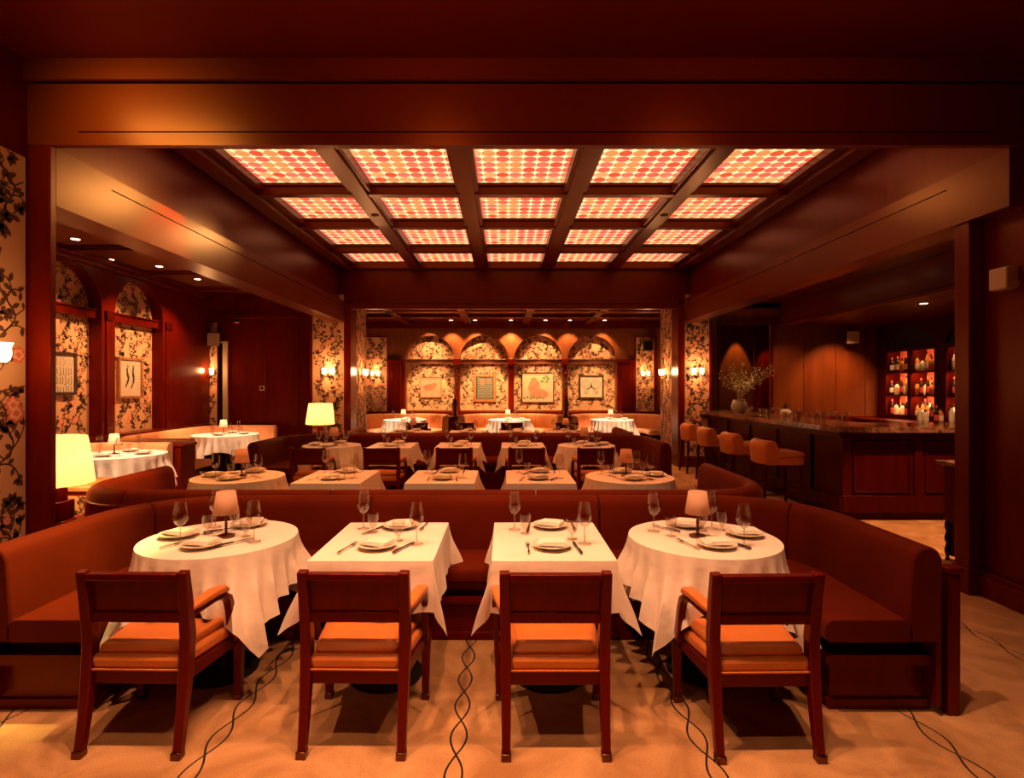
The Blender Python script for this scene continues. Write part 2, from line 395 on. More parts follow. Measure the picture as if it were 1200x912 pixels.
b = MB(); b.box(XL-.2, XR+.2, Y1, YE+.1, 4.16, 4.2); struct('ceiling_over_skylight', b, 'black')
ordi = ['leftmost', 'second from left', 'middle', 'second from right', 'rightmost']
rowname = ['hidden', 'nearest', 'second nearest', 'third', 'farthest']
gl = MB(); gl.box(-gw/2-.01, gw/2+.01, -.65, .65, 0, .015); P = gl.build('skylight', 'stained'); pan = Proto(P)
for j, (a, c) in enumerate(rows):
    for i in range(5):
        o = pan.put((xc0+(i-2)*pitch, (a+c)/2, ZG), 0, f'{ordi[i]} glowing stained glass skylight panel in the {rowname[j]} row' if j else f'{ordi[i]} stained glass panel behind the front header beam', 'skylight', 'stained glass skylights')
        o.scale = (1, (c-a)/1.28, 1)

# left alcove
XA = -6.2
def wallpaper(parent, org, U, V, w_, h_, seed, N_, dens=1.0, name='wallpaper', k=.66):
    """printed vine pattern laid on a panel; org lower-left, U/V unit vectors, N_ outward normal"""
    r = random.Random(seed); org, U, V, N_ = Vector(org), Vector(U), Vector(V), Vector(N_)
    mb = MB()
    def P3(u, v, d): return org+U*u+V*v+N_*d
    mb.poly([P3(0,0,0), P3(w_,0,0), P3(w_,h_,0), P3(0,h_,0)], 0)
    inb = lambda u, v, m=.0: m <= u <= w_-m and m <= v <= h_-m
    def leaf(u, v, a, L, d=.0024, mi=1):
        ca, sa = math.cos(a), math.sin(a); pts = []
        for t, s in ((0,0),(.25,.2),(.55,.27),(.8,.15),(1,0),(.8,-.15),(.55,-.27),(.25,-.2)):
            uu, vv = u+L*(t*ca-s*sa), v+L*(t*sa+s*ca)
            if not inb(uu, vv): return
            pts.append(P3(uu, vv, d))
        mb.poly(pts, mi)
    def strand(pts, wd):
        for (a, c) in zip(pts[:-1], pts[1:]):
            if not (inb(*a) and inb(*c)): continue
            dx, dy = c[0]-a[0], c[1]-a[1]; l = math.hypot(dx, dy) or 1; nx, ny = -dy/l*wd/2, dx/l*wd/2
            mb.poly([P3(a[0]-nx, a[1]-ny, .0015), P3(a[0]+nx, a[1]+ny, .0015), P3(c[0]+nx, c[1]+ny, .0015), P3(c[0]-nx, c[1]-ny, .0015)], 2)
    def flower(u, v, s):
        if not inb(u, v, s*.9): return
        for ring, (n, rr, ps, d, mi) in enumerate(((7, .62, .40, .003, 3), (5, .36, .34, .0037, 4), (4, .14, .24, .0044, 3))):
            o0 = r.random()*6
            for k in range(n):
                a = o0+2*PI*k/n; cu, cv = u+math.cos(a)*rr*s, v+math.sin(a)*rr*s
                mb.poly([P3(cu+math.cos(q*PI/4+a)*ps*s*(1.15 if q % 4 == 0 else .9), cv+math.sin(q*PI/4+a)*ps*s*.9, d+.0001*k) for q in range(8)], mi)
    k0 = k
    def cluster(u, v, a, k):
        for i in range(k): leaf(u, v, a+(i-(k-1)/2)*.75+r.uniform(-.15, .15), k0*r.uniform(.05, .085))
    tw = .44*k0; nt = max(1, round(w_/tw+.35)); tw = w_/nt
    for c in range(nt):
        ph = r.random()*6; cu = (c+.5)*tw
        f = lambda v: (cu+k0*(.10*math.sin(2*PI*v/.85/k0+ph)+.03*math.sin(2*PI*v/.31/k0+ph*2)))
        pts = [(f(i*.04), i*.04) for i in range(int(h_/.04)+1)]
        strand(pts, .013*k0)
        v = r.uniform(.03, .12); sd = 1
        while v < h_:
            u = f(v); L = k0*r.uniform(.16, .27); a = (PI/2-sd*r.uniform(.6, 1.2)); curl = sd*r.uniform(-3.2, 1.6)*1.6
            br = [(u, v)]; x, y = u, v
            for i in range(8):
                x += math.cos(a)*L/8; y += math.sin(a)*L/8; a -= curl*.12; br.append((x, y))
                if i in (2, 4, 6) : leaf(x, y, a+(1 if i != 4 else -1)*r.uniform(.7, 1.2), k0*r.uniform(.05, .08))
            strand(br, .009*k0)
            q = r.random()
            if q < .2: flower(x, y, k0*r.uniform(.05, .075)); cluster(x-.05*sd*k0, y-.05*k0, a+2.5, 2)
            elif q < .33: flower(x, y, .034*k0); cluster(x, y, a, 3)
            else: cluster(x, y, a, r.choice((3, 4)))
            if r.random() < .6: leaf(u, v, PI/2+sd*1.0, .07*k0)
            v += k0*r.uniform(.038, .064)/dens; sd = -sd
    return mb.build(name, ['paper', 'leaf', 'vine', 'petal', 'petal2'], parent)

def arch_pts(c, hw, z0, zs, n=20):
    pts = [(c-hw, z0), (c+hw, z0)]
    for k in range(n+1): a = PI*k/n; pts.append((c+hw*math.cos(a), zs+hw*math.sin(a)))
    return pts
def arch_wall(name, to3, s0, s1, z0, z1, holes, depth, mat):
    """front face with arched openings plus reveals. to3(s, z, d)"""
    mb = MB(); outer = [(s0, z0), (s1, z0), (s1, z1), (s0, z1)]
    loops = [outer]+[list(reversed(h)) for h in holes]
    flat = [p for l in loops for p in l]
    tris = tessellate_polygon([[Vector((p[0], p[1], 0)) for p in l] for l in loops])
    mb.add([to3(p[0], p[1], 0) for p in flat], [tuple(t) for t in tris])
    for h in holes:
        n = len(h)
        vs = [to3(p[0], p[1], 0) for p in h]+[to3(p[0], p[1], depth) for p in h]
        mb.add(vs, [(k, (k+1) % n, (k+1) % n+n, k+n) for k in range(n)])
    return struct(name, mb, mat, smooth=35)

b = MB(); b.box(XA-.1, XA, Y1+.1, 11.4, 0, 3.6)
lw = struct('wall_alcove_left', b, 'wall_wood')
toL = lambda s, z, d: (XA+.2-d, s, z)
arches_L = [(6.19, .6), (7.67, .6), (9.15, .6)]
arch_wall('wall_alcove_arcade', toL, Y1+.1, 11.3, 0, 3.55, [arch_pts(c, hw, .86, 2.73) for c, hw in arches_L], .2, 'wall_wood')
for k, (c, hw) in enumerate(arches_L[1:]):
    wallpaper(lw, (XA+.004, c+hw, .84), (0, -1, 0), (0, 0, 1), 2*hw, 2.5, 20+k, (1, 0, 0))
b = MB()
for c, hw in arches_L: b.box(XA+.006, XA+.12, c-hw, c+hw, 2.61, 2.73); b.box(XA+.006, XA+.15, c-hw, c+hw, 2.73, 2.75)
struct('trim_1', b, 'wall_wood', bevel=.006)
b = MB()
for s in (6.93, 8.41, 9.89):
    b.box(XA+.2, XA+.225, s-.07, s+.07, .86, 2.6)
b.box(XA+.2, XA+.27, 4, 11.2, .78, .86); b.box(XA+.2, XA+.24, 4, 11.2, .0, .14)
b.box(XA+.2, XA+.27, 4, 11.2, 3.36, 3.42); b.box(XA+.2, XA+.33, 4, 11.2, 3.42, 3.5)
struct('trim_2', b, 'wall_wood', bevel=.008)
b = MB(); b.box(XA, -3.40, Y1+.14, Y1+.24, 0, 3.55); struct('wall_alcove_front', b, 'wall_wood')
# alcove ceiling with raised coffer mouldings
b = MB(); b.box(XA-.1, XL-.25, Y1+.1, 11.5, 3.5, 3.6); struct('ceiling_alcove', b, 'warm_wood')
b = MB()
ys = [4.4, 5.9, 7.6, 9.25, 10.7]
for y in ys: b.box(XA+.3, XL-.3, y-.11, y+.11, 3.44, 3.5); b.box(XA+.3, XL-.3, y-.16, y+.16, 3.475, 3.5)
for x in (-4.85, -3.85): b.box(x-.1, x+.1, 4, 11.3, 3.44, 3.5); b.box(x-.15, x+.15, 4, 11.3, 3.475, 3.5)
struct('ceiling_alcove_mouldings', b, 'ceil_wood', bevel=.01)
b = MB()
for s in (6.93, 8.41, 9.89): b.box(XA+.2, XA+.245, s-.085, s+.085, 2.6, 2.74)
struct('trim_9', b, 'bar_wood', bevel=.008)
# far-left wall
YW = 11.3
b = MB()
b.box(XA, -5.83, YW, YW+.1, 0, 3.5); b.box(-5.70, -3.8, YW, YW+.1, 0, 3.5); b.box(-5.83, -5.70, YW, YW+.1, 2.52, 3.5)
for x in (-4.85, -4.2): b.box(x-.02, x+.02, YW-.015, YW, .1, 2.85)
b.box(XA, -3.8, YW-.05, YW, 2.98, 3.06); b.box(XA, -6.12, YW-.05, YW, 0, 3.0); b.box(-3.98, -3.8, YW-.12, YW, 0, 3.5); b.box(XA, -3.8, YW-.03, YW, 3.06, 3.5); b.box(XA+.2, -3.8, YW-.04, YW, 0, .14)
farleft = struct('wall_far_left', b, 'wall_wood', bevel=.004)
b = MB(); b.box(-5.9, -5.6, YW+.1, YW+.9, 0, 2.6); struct('wall_doorway_dark_block', b, 'black')  # solid black block stands in for the shade inside the doorway
wallpaper(farleft, (-6.12, YW-.004, .55), (1, 0, 0), (0, 0, 1), .27, 2.35, 31, (0, -1, 0))
b = MB(); b.box(-5.72, -5.62, YW-.04, YW-.0, 0, 2.5); b.box(-5.83, -5.62, YW-.04, YW, 2.48, 2.52); struct('trim_3', b, 'concrete', bevel=.004)

# columns at the end of the skylight
def column(name, x0, x1, inner, seed):
    b = MB(); b.box(x0, x1, YE, 12.3, 0, 3.5)
    c = MB()
    o = struct(name, b, 'wall_wood')
    t = MB()
    t.box(x0-.01, x1+.01, YE-.03, YE, 0, .22)
    w0, w1 = (x0+.0, x1-.1) if inner > 0 else (x0+.1, x1)
    wallpaper(o, (w0+.02, YE-.006, .22), (1, 0, 0), (0, 0, 1), w1-w0-.04, 3.2, seed, (0, -1, 0))
    if inner > 0:
        t.box(x1-.1, x1+.02, YE-.02, YE+.42, .0, 3.4); t.box(x0-.03, x0+.02, YE-.02, YE, 0, 3.4)
        wallpaper(o, (x1+.006, YE+.42, .22), (0, 1, 0), (0, 0, 1), .8, 3.1, seed+1, (1, 0, 0))
    else:
        t.box(x0-.02, x0+.1, YE-.02, YE+.42, .0, 3.4); t.box(x1-.02, x1+.03, YE-.02, YE, 0, 3.4)
        wallpaper(o, (x0-.006, 12.24, .22), (0, -1, 0), (0, 0, 1), .8, 3.1, seed+1, (-1, 0, 0))
    t.build('corner_trim', 'wall_wood', o, bevel=.006)
column('wall_left_column', -3.82, -3.06, 1, 41)
column('wall_right_column', 3.46, 4.08, -1, 51)

# far room
YB = 15.6
b = MB(); b.box(-4.3, 4.6, YB+.2, YB+.3, 0, 3.6); bw = struct('wall_back_inner', b, 'wall_wood')
A = [(-2.08, .676), (-.57, .676), (.954, .676), (2.46, .676)]
toB = lambda s, z, d: (s, YB+d, z)
arch_wall('wall_back', toB, -4.3, 4.6, 0, 3.5, [arch_pts(c, hw, .93, 2.363) for c, hw in A], .2, 'warm_wood')
for k, (c, hw) in enumerate(A): wallpaper(bw, (c-hw, YB+.194, .91), (1, 0, 0), (0, 0, 1), 2*hw, 2.2, 60+k, (0, -1, 0))
b = MB(); b2 = MB()
for c, hw in A: b.box(c-hw, c+hw, YB+.05, YB+.19, 2.24, 2.363); b.box(c-hw, c+hw, YB+.02, YB+.19, 2.35, 2.37)
struct('trim_4', b, 'warm_wood', bevel=.006)
b = MB()
for s in (-1.325, .192, 1.707):
    b.box(s-.075, s+.075, YB-.05, YB, .86, 2.3); b.box(s-.11, s+.11, YB-.08, YB, 2.2, 2.37); b.box(s-.10, s+.10, YB-.07, YB, .86, .95)
for s0, s1 in ((-3.28, -2.78), (3.16, 3.66)):
    b.box(s0, s1, YB-.05, YB, .1, 2.36); b.box(s0-.03, s1+.03, YB-.08, YB, 2.30, 2.37)
    b.box(s0+.12, s1-.12, YB-.075, YB, .3, 2.2)
b.box(-4.3, 4.6, YB-.04, YB, .82, .90); b.box(-4.3, 4.6, YB-.06, YB, 3.22, 3.42)
struct('trim_5', b, 'wall_wood', bevel=.006)
b = MB(); b.box(-3.95, -3.28, YB-.02, YB, .0, 3.0); struct('trim_6', b, 'wall_wood')
wallpaper(bw, (-3.90, YB-.024, .55), (1, 0, 0), (0, 0, 1), .60, 2.43, 71, (0, -1, 0))
b = MB(); b.box(3.66, 4.28, YB-.02, YB, .0, 3.0); struct('trim_7', b, 'wall_wood')
wallpaper(bw, (3.70, YB-.024, .55), (1, 0, 0), (0, 0, 1), .5, 2.43, 72, (0, -1, 0))
b = MB(); b.box(-4.4, -4.3, 11.4, YB+.3, 0, 3.5); struct('wall_back_left', b, 'wall_wood')
b = MB(); b.box(4.6, 4.7, 12.8, YB+.3, 0, 3.5); struct('wall_back_right', b, 'wall_wood')
b = MB(); b.box(-4.4, 4.7, YE+.12, YB+.3, 3.42, 3.55); struct('ceiling_back', b, 'ceil_wood')
b = MB()
for y in (11.9, 13.0, 14.1): b.box(-4.3, 4.5, y-.1, y+.1, 3.34, 3.42)
for x in (-2.7, -1.0, .6, 2.3): b.box(x-.09, x+.09, YE+.2, YB, 3.34, 3.42)
struct('ceiling_back_mouldings', b, 'ceil_wood', bevel=.01)

# right: bar room
b = MB()
b.box(4.08, 4.32, YW-.1, YW+.1, 0, 3.4); b.box(5.44, 7.9, YW, YW+.1, 0, 2.92); b.box(4.08, 7.9, YW, YW+.1, 2.92, 3.4)
barfar = struct('wall_bar_far', b, 'warm_wood')
b = MB(); b.box(4.08, 7.9, YW-.05, YW, 2.86, 2.94); b.box(5.42, 5.47, YW-.03, YW, 0, 2.9); b.box(5.44, 7.7, YW-.03, YW, 0, 1.0)
for x in (6.1, 6.75, 7.35): b.box(x-.006, x+.006, YW-.008, YW, 1, 2.86)
b.box(4.30, 4.34, YW-.12, YW+.1, 0, 2.92)
struct('trim_8', b, 'wall_wood', bevel=.004)
b = MB(); b.box(4.1, 6.2, 12.7, 12.8, 0, 3.3); b.box(6.2, 6.3, YW+.1, 12.8, 0, 3.3); struct('wall_corridor', b, 'warm_wood')
b = MB(); b.box(5.58, 5.64, 12.36, 12.42, 0, 2.9); b.box(5.64, 6.2, 12.38, 12.42, 0, 2.9); struct('door_1', b, 'wall_wood')
b = MB(); b.box(4.7, 6.3, 11.3, 12.8, 3.2, 3.3); struct('ceiling_corridor', b, 'ceil_wood')
b = MB(); b.box(XR+.3, 8.3, 4.3, 11.4, 3.3, 3.4); struct('ceiling_bar', b, 'ceil_wood')
b = MB(); b.box(5.6, 8.0, 4.4, YW-.05, 2.83, 3.3); b.box(5.55, 5.62, 4.4, YW-.05, 2.80, 2.86); struct('ceiling_bar_soffit', b, 'ceil_wood', bevel=.006)
b = MB(); b.box(3.70, 8.3, 4.30, 4.40, 0, 3.4); struct('wall_bar_near', b, 'wall_wood')
XB = 7.6
bn = [(10.42, .68), (8.92, .68), (7.4, .68)]
def niche_pts(c, hw, z0, zs):
    return [(c-hw, z0), (c+hw, z0), (c+hw, zs), (c+hw*.86, zs+.16), (c+hw*.55, zs+.33), (c+hw*.2, zs+.41), (c-hw*.2, zs+.41), (c-hw*.55, zs+.33), (c-hw*.86, zs+.16), (c-hw, zs)]
toR = lambda s, z, d: (XB+d, s, z)
arch_wall('wall_bar_right', toR, 4.4, YW, 0, 3.3, [niche_pts(c, hw, 1.0, 2.32) for c, hw in bn], .32, 'bar_wood')
b = MB(); b.box(XB+.32, XB+.36, 4.4, YW, .9, 2.85); struct('wall_bar_right_lining', b, 'shelfback')

# ================================================================ small fixtures
def make_downlight():
    e = empty('downlight')
    b = MB(); b.lathe([(.05, 0), (.075, -.004), (.078, 0), (.078, .004), (.05, .004)], n=20, cap=False); b.build('trim_ring', 'bronze', e, smooth=40)
    b = MB(); b.lathe([(.0, -.001), (.05, -.002), (.05, .004)], n=20, cap=False); b.build('lens', 'lens', e)
    return Proto(e)
DL = make_downlight()
word = ['first', 'second', 'third', 'fourth', 'fifth', 'sixth', 'seventh']
for k, (x, y) in enumerate([(-5.52, 7.14), (-5.45, 8.76), (-5.42, 9.8), (-5.89, 8.29), (-5.6, 6.75)]):
    DL.put((x, y, 3.495), 0, f'lit recessed downlight in left alcove ceiling, {word[k]} of the five', 'downlight', 'alcove downlights')
for k, x in enumerate((-1.46, -.8, .18, 1.13, 1.8, 2.75)):
    DL.put((x, 15.2, 3.415), 0, f'tiny recessed downlight above the back wall arches, {word[k]} from left', 'downlight', 'back room downlights')
for k, (x, y) in enumerate([(4.9, 8.2), (4.88, 8.9), (4.84, 9.5), (4.8, 10.2)]):
    DL.put((x, y, 3.295), 0, f'recessed downlight over the bar stools, {word[k]} from the camera', 'downlight', 'bar downlights')
DL.put((6.2, 8.2, 2.825), 0, 'recessed downlight in the low soffit before the bottle niches', 'downlight')
for k, (x, y) in enumerate([(-1.745, 7.48), (2.155, 7.48)]):
    o = empty('skylight_spotlight', f'small dark recessed spotlight in the {"left" if k == 0 else "right"} skylight rib', 'spotlight', (x, y, ZB-.012))
    b = MB(); b.lathe([(.0, -.001), (.035, -.002), (.05, -.006), (.055, 0)], n=16, cap=False); b.build('trim_ring', 'black', o, smooth=40)

def make_sconce():
    e = empty('wall_sconce')  # local: wall plane y=0, faces -y
    b = MB(); b.lathe([(0, 0), (.05, 0), (.055, .01), (.03, .02), (.0, .022)], n=18)
    b.v = [(x, -z, y) for x, y, z in b.v]; b.build('backplate', 'bronze', e, smooth=40)
    for s in (-1, 1):
        b = MB(); b.tube([(0, -.02, 0), (s*.03, -.06, -.04), (s*.07, -.09, -.03), (s*.08, -.1, .01)], .006, 6); b.lathe([(.02, 0), (.024, .006), (.01, .012)], s*.08, -.1, .005, 10); b.build('arm', 'bronze', e, smooth=50)
        b = MB(); b.lathe([(.012, .015), (.032, .03), (.042, .07), (.038, .11), (.05, .14)], s*.08, -.1, 0, 14, cap=False); b.build('glass_shade', 'flame', e, smooth=60)
    return Proto(e)
SC = make_sconce()
sconces = [((-3.46, YE-.008, 1.82), 0, 'brass twin sconce on front of the left floral column'),
           ((-3.05, 11.80, 1.82), PI/2, 'brass twin sconce on inner side of the left floral column'),
           ((-3.60, YB-.03, 1.88), 0, 'brass twin sconce on floral strip left of back wall arches'),
           ((3.94, YB-.03, 1.88), 0, 'brass twin sconce on floral strip right of back wall arches'),
           ((3.45, 11.80, 1.82), -PI/2, 'brass twin sconce on inner side of the right floral column'),
           ((3.80, YE-.008, 1.82), 0, 'brass twin sconce on front of the right floral column'),
           ((-5.985, YW-.01, 1.82), 0, 'brass twin sconce on narrow floral strip beside far left doorway'),
           ((-3.305, 3.47, 1.74), PI/2, 'brass sconce cut by the left edge on near floral wall')]
for loc, rz, lab in sconces:
    SC.put(loc, rz, lab, 'wall sconce', 'brass wall sconces')
    d = Vector((math.sin(rz), -math.cos(rz), 0))
    p = Vector(loc)+d*.2+Vector((0, 0, .1)); point(p, 20 if loc[1] > 5 else 9, .06)
wallpaper(near_left, (-3.306, .6, .12), (0, 1, 0), (0, 0, 1), Y1-.6-.02, 3.06, 77, (1, 0, 0), k=.95)

# big glowing lamps
def big_lamp(loc, s, label):
    e = empty('pleated_table_lamp', label, 'table lamp', loc)
    b = MB(); b.box(-.085, .085, -.085, .085, .02, .16); b.box(-.055, .055, -.055, .055, .16, .27)
    b.lathe([(.0, 0), (.13, 0), (.13, .012), (.10, .02)], n=20); b.build('base', 'chair_wood', e, bevel=.006)
    b = MB(); b.tube([(0, 0, .25), (0, 0, .5)], .01, 8); b.build('stem', 'bronze', e)
    md = lambda a, z: 1+.035*math.cos(22*a)+.02*math.cos(7*a+z*6)
    b = MB(); b.lathe([(.235, .29), (.238, .30), (.225, .42), (.208, .56), (.195, .655), (.190, .66)], n=156, cap=False, mod=md); b.build('lamp_shade', 'bigshade', e, smooth=60)
    b = MB(); b.lathe([(.0, -.03), (.03, 0), (.0, .03)], z0=.5, n=10); b.build('bulb', 'bulb', e, smooth=60)
    e.scale = (s, s, s); point(Vector(loc)+Vector((0, 0, .48*s)), 22, .06, (1, .52, .17))
big_lamp((-3.47, 4.29, .555), 1.0, 'large pleated yellow silk table lamp glowing beside the near left pilaster')
big_lamp((-3.19, 9.62, .66), .98, 'pleated yellow lamp glowing in front of the left floral column')
b = MB(); b.box(-3.78, -3.30, 4.0, 4.50, 0, .05); b.box(-3.76, -3.32, 4.02, 4.5, .05, .50); b.box(-3.79, -3.29, 4.0, 4.52, .50, .555)
tag(b.build('side_table', 'wall_wood', bevel=.006), 'low dark wood side table under the large yellow lamp', 'side table')
b = MB(); b.box(-3.36, -3.02, 9.46, 9.78, 0, .60); b.box(-3.39, -2.99, 9.43, 9.81, .60, .66)
tag(b.build('side_table', 'wall_wood', bevel=.006), 'dark wood stand under the farther pleated lamp behind the banquette', 'side table')
st = empty('floral_cabinet', 'low cabinet with floral paper front and pale top behind the yellow lamp', 'cabinet', (0, 0, 0))
b = MB(); b.box(-3.98, -3.43, 4.62, 5.05, 0, .72); b.build('body', 'wall_wood', st)
b = MB(); b.box(-4.0, -3.41, 4.60, 5.07, .72, .77); b.build('top', 'paleup', st, bevel=.015)
wallpaper(st, (-3.96, 4.615, .05), (1, 0, 0), (0, 0, 1), .51, .64, 81, (0, -1, 0), name='floral_panel')

# speakers, signs, emergency light
def speaker(loc, rz, label):
    e = empty('wall_speaker', label, 'speaker', loc, rz)
    b = MB(); b.box(-.07, .07, -.05, .0, -.04, .04); b.build('bracket', 'black', e)
    b = MB(); b.box(-.12, .12, -.24, -.05, -.13, .13); b.build('cabinet', 'black', e, bevel=.012)
    b = MB(); b.box(-.11, .11, -.25, -.24, -.12, .12); b.build('grille', 'ivory' if rz else 'black', e, bevel=.004)
speaker((-5.93, YW-.0, 2.55), .5, 'small black speaker with tan grille above the far left doorway')
speaker((4.0, YB-.03, 2.72), 0, 'small black speaker on floral strip right of the back arches')
speaker((7.05, YW-.02, 2.58), -.4, 'black speaker with tan grille high on wood wall behind the bar')
e = empty('emergency_light', 'cream emergency light box on the dark wall at far right', 'emergency light', (3.69, 4.05, 2.39))
b = MB(); b.box(-.09, 0, -.075, .075, -.085, .075); b.build('housing', 'ivory', e, bevel=.01)
b = MB(); b.lathe([(0, 0), (.022, .0), (.026, .01), (0, .016)], n=14); b.v = [(x-.02, -.07-z, y-.05) for x, y, z in b.v]; b.build('lamp_head', 'ivory', e, smooth=40)
e = empty('call_point', 'tiny white square call point on far left wood wall', 'wall switch', (-4.93, YW, 1.565))
b = MB(); b.box(-.05, .05, -.02, 0, -.05, .05); b.build('plate', 'concrete', e, bevel=.004)
b = MB(); b.lathe([(0, 0), (.03, 0), (.03, .01), (0, .012)], n=12); b.v = [(x, -.02-z, y) for x, y, z in b.v]; b.build('button', 'black', e)
e = empty('ceiling_spotlight', 'small reddish glowing spotlight above the far left doorway', 'spotlight', (-5.28, 10.95, 2.93))
b = MB(); b.lathe([(.03, -.07), (.05, -.07), (.055, 0), (.03, .02)], n=14); b.tube([(0, 0, .01), (0, 0, .49)], .01, 6); b.build('housing', 'black', e, smooth=40)
b = MB(); b.lathe([(0, -.075), (.045, -.072)], n=14, cap=False); b.build('lens', 'redglow', e)
e = empty('surface_ceiling_light', 'small flat pale light fixture hanging just beyond the row of bar downlights', 'ceiling light', (4.63, 10.5, 3.3))
b = MB(); b.tube([(0, 0, 0), (0, 0, -.07)], .012, 6); b.build('stem', 'ivory', e)
b = MB(); b.box(-.13, .13, -.08, .08, -.10, -.07); b.build('body', 'ivory', e, bevel=.01)
b = MB(); b.box(-.12, .12, -.07, .07, -.105, -.10); b.build('diffuser', 'shade_far', e)

# ================================================================ artworks
def art(to3, w_, h_, fw, framemat, label, painter, rot=None):
    """to3 maps (u right, v up, d towards viewer) to world"""
    e = empty('framed_picture', label, 'picture', to3(0, 0, 0))
    inv = Vector(to3(0, 0, 0))
    T = lambda u, v, d: tuple(Vector(to3(u, v, d))-inv)
    def bx(b, u0, u1, v0, v1, d0, d1, mi=0):
        b.add([T(u0,v0,d0),T(u1,v0,d0),T(u1,v1,d0),T(u0,v1,d0),T(u0,v0,d1),T(u1,v0,d1),T(u1,v1,d1),T(u0,v1,d1)], [(0,3,2,1),(4,5,6,7),(0,1,5,4),(1,2,6,5),(2,3,7,6),(3,0,4,7)], mi)
    if fw:
        b = MB(); W, H = w_/2, h_/2
        bx(b, -W, -W+fw, -H, H, 0, .05); bx(b, W-fw, W, -H, H, 0, .05); bx(b, -W+fw, W-fw, H-fw, H, 0, .05); bx(b, -W+fw, W-fw, -H, -H+fw, 0, .05)
        b.build('frame', framemat, e)
    b = MB(); bx(b, -w_/2+fw*.9, w_/2-fw*.9, -h_/2+fw*.9, h_/2-fw*.9, 0.001, .03)
    def stroke(pts, wd, mi, d=.0315):
        for a, c in zip(pts[:-1], pts[1:]):
            dx, dy = c[0]-a[0], c[1]-a[1]; l = math.hypot(dx, dy) or 1; nx, ny = -dy/l*wd/2, dx/l*wd/2
            b.poly([T(a[0]-nx, a[1]-ny, d), T(a[0]+nx, a[1]+ny, d), T(c[0]+nx, c[1]+ny, d), T(c[0]-nx, c[1]-ny, d)], mi)
    def blob(u, v, ru, rv, mi, d=.032, n=14, wob=0):
        b.poly([T(u+ru*math.cos(2*PI*k/n)*(1+wob*math.sin(3*k)), v+rv*math.sin(2*PI*k/n)*(1+wob*math.cos(2*k)), d) for k in range(n)], mi)
    mats = painter(stroke, blob)
    b.build('picture', mats, e)
def p_strokes(stroke, blob):
    r = random.Random(3)
    for row in range(4):
        for i in range(13):
            u = -.31+i*.05+r.uniform(-.01, .01); v = .17-row*.13; L = r.uniform(.06, .11)
            stroke([(u, v+L/2), (u-.012, v), (u-.008, v-L/2), (u+.02, v-L/2-.012)], .006+.004*(row > 0), 1)
    return ['canvas', 'ink']
def p_figures(stroke, blob):
    for s, o in ((-1, -.07), (1, .06)):
        pts = [(o, .17), (o-.02*s*.5, .08), (o-.012, 0), (o+.0, -.08), (o+.05, -.17)] if s < 0 else [(o+.02, .16), (o+.02, .08), (o-.02, -.01), (o+.02, -.09), (o+.06, -.15)]
        for k, (a, c) in enumerate(zip(pts[:-1], pts[1:])): stroke([a, c], (.035, .05, .042, .028)[k], 1)
        stroke([(o, .17), (o-.03, .21), (o-.05, .25)], .006, 1); stroke([(o, .17), (o+.025, .21), (o+.03, .25)], .006, 1); blob(o, .185, .012, .018, 1)
    return ['canvas', 'ink']
def p_pale(stroke, blob):
    blob(-.05, 0, .16, .09, 1, wob=.2); blob(.1, .06, .08, .07, 1, d=.0325); stroke([(-.2, -.1), (0, -.05), (.2, -.12)], .006, 2); blob(-.08, -.06, .015, .015, 2, d=.033); blob(-.1, .18, .01, .01, 2)
    return ['pinkpale', 'pinkp', 'frame_gold']
def p_dots(stroke, blob):
    r = random.Random(9)
    for i in range(11):
        for j in range(15): blob(-.2+i*.04+(j % 2)*.018, -.28+j*.04, .011, .011, 1, n=7)
    for k in range(5): blob(-.06+.04*math.cos(k*1.26), .17+.05*math.sin(k*1.26), .045, .045, 2, d=.033+.0003*k)
    for k in range(5): blob(.12+.03*math.cos(k*1.26), .2+.03*math.sin(k*1.26), .03, .03, 2, d=.033+.0003*k)
    return ['teal', 'canvas', 'pinkp']
def p_room(stroke, blob):
    blob(-.1, -.02, .17, .3, 1, wob=.1); blob(.05, -.18, .24, .14, 1, d=.0325, wob=.15); blob(-.13, .2, .06, .09, 2, d=.033)
    for k in range(9): blob(.2+.09*math.cos(k*.9), .24+.08*math.sin(k*1.3), .05, .03, 3, d=.0335+.0002*k)
    for k in range(7): blob(-.38+k*.09, -.3+.03*(k % 2), .03, .045, 3, d=.036); 
    stroke([(-.42, -.35), (.42, -.35)], .02, 4, d=.037)
    return ['pinkpale', 'pinkp', 'frame_gold', 'green', 'canvas']
def p_bow(stroke, blob):
    for s in (-1, 1):
        for rr in (.13, .10, .06):
            stroke([(s*(.14+rr*math.cos(2*PI*k/18)), .08+rr*math.sin(2*PI*k/18)) for k in range(19)], .012 if rr != .10 else .006, 1)
        for o in (0, .05): stroke([(s*.02, 0), (s*(.06+o), -.08), (s*(.1+o), -.2), (s*(.16+o), -.17), (s*.17, -.1), (s*.05, -.02)], .010, 1)
    blob(0, .02, .03, .05, 1)
    return ['canvas', 'ink']
aL = lambda yc, zc: (lambda u, v, d: (XA+.008+d, yc-u, zc+v))
aB = lambda xc, zc: (lambda u, v, d: (xc+u, YB+.186-d, zc+v))
art(aL(7.58, 1.78), .80, .60, .04, 'frame_dark', 'black ink strokes in rows on cream paper, dark frame, nearest alcove arch', p_strokes)
art(aL(9.14, 1.74), .58, .66, .035, 'frame_gold', 'ink drawing of two curving shapes, brown frame, farther alcove arch', p_figures)
art(aB(-2.09, 1.575), .60, .58, .012, 'frame_gold', 'pale pink frameless sketch in the leftmost back arch', p_pale)
art(aB(-.557, 1.56), .64, .78, .07, 'frame_gold', 'dark dotted painting with pink flowers, brown frame, second back arch', p_dots)
art(aB(.95, 1.565), .93, .87, .03, 'steel', 'large pink painting with green foliage in the third back arch', p_room)
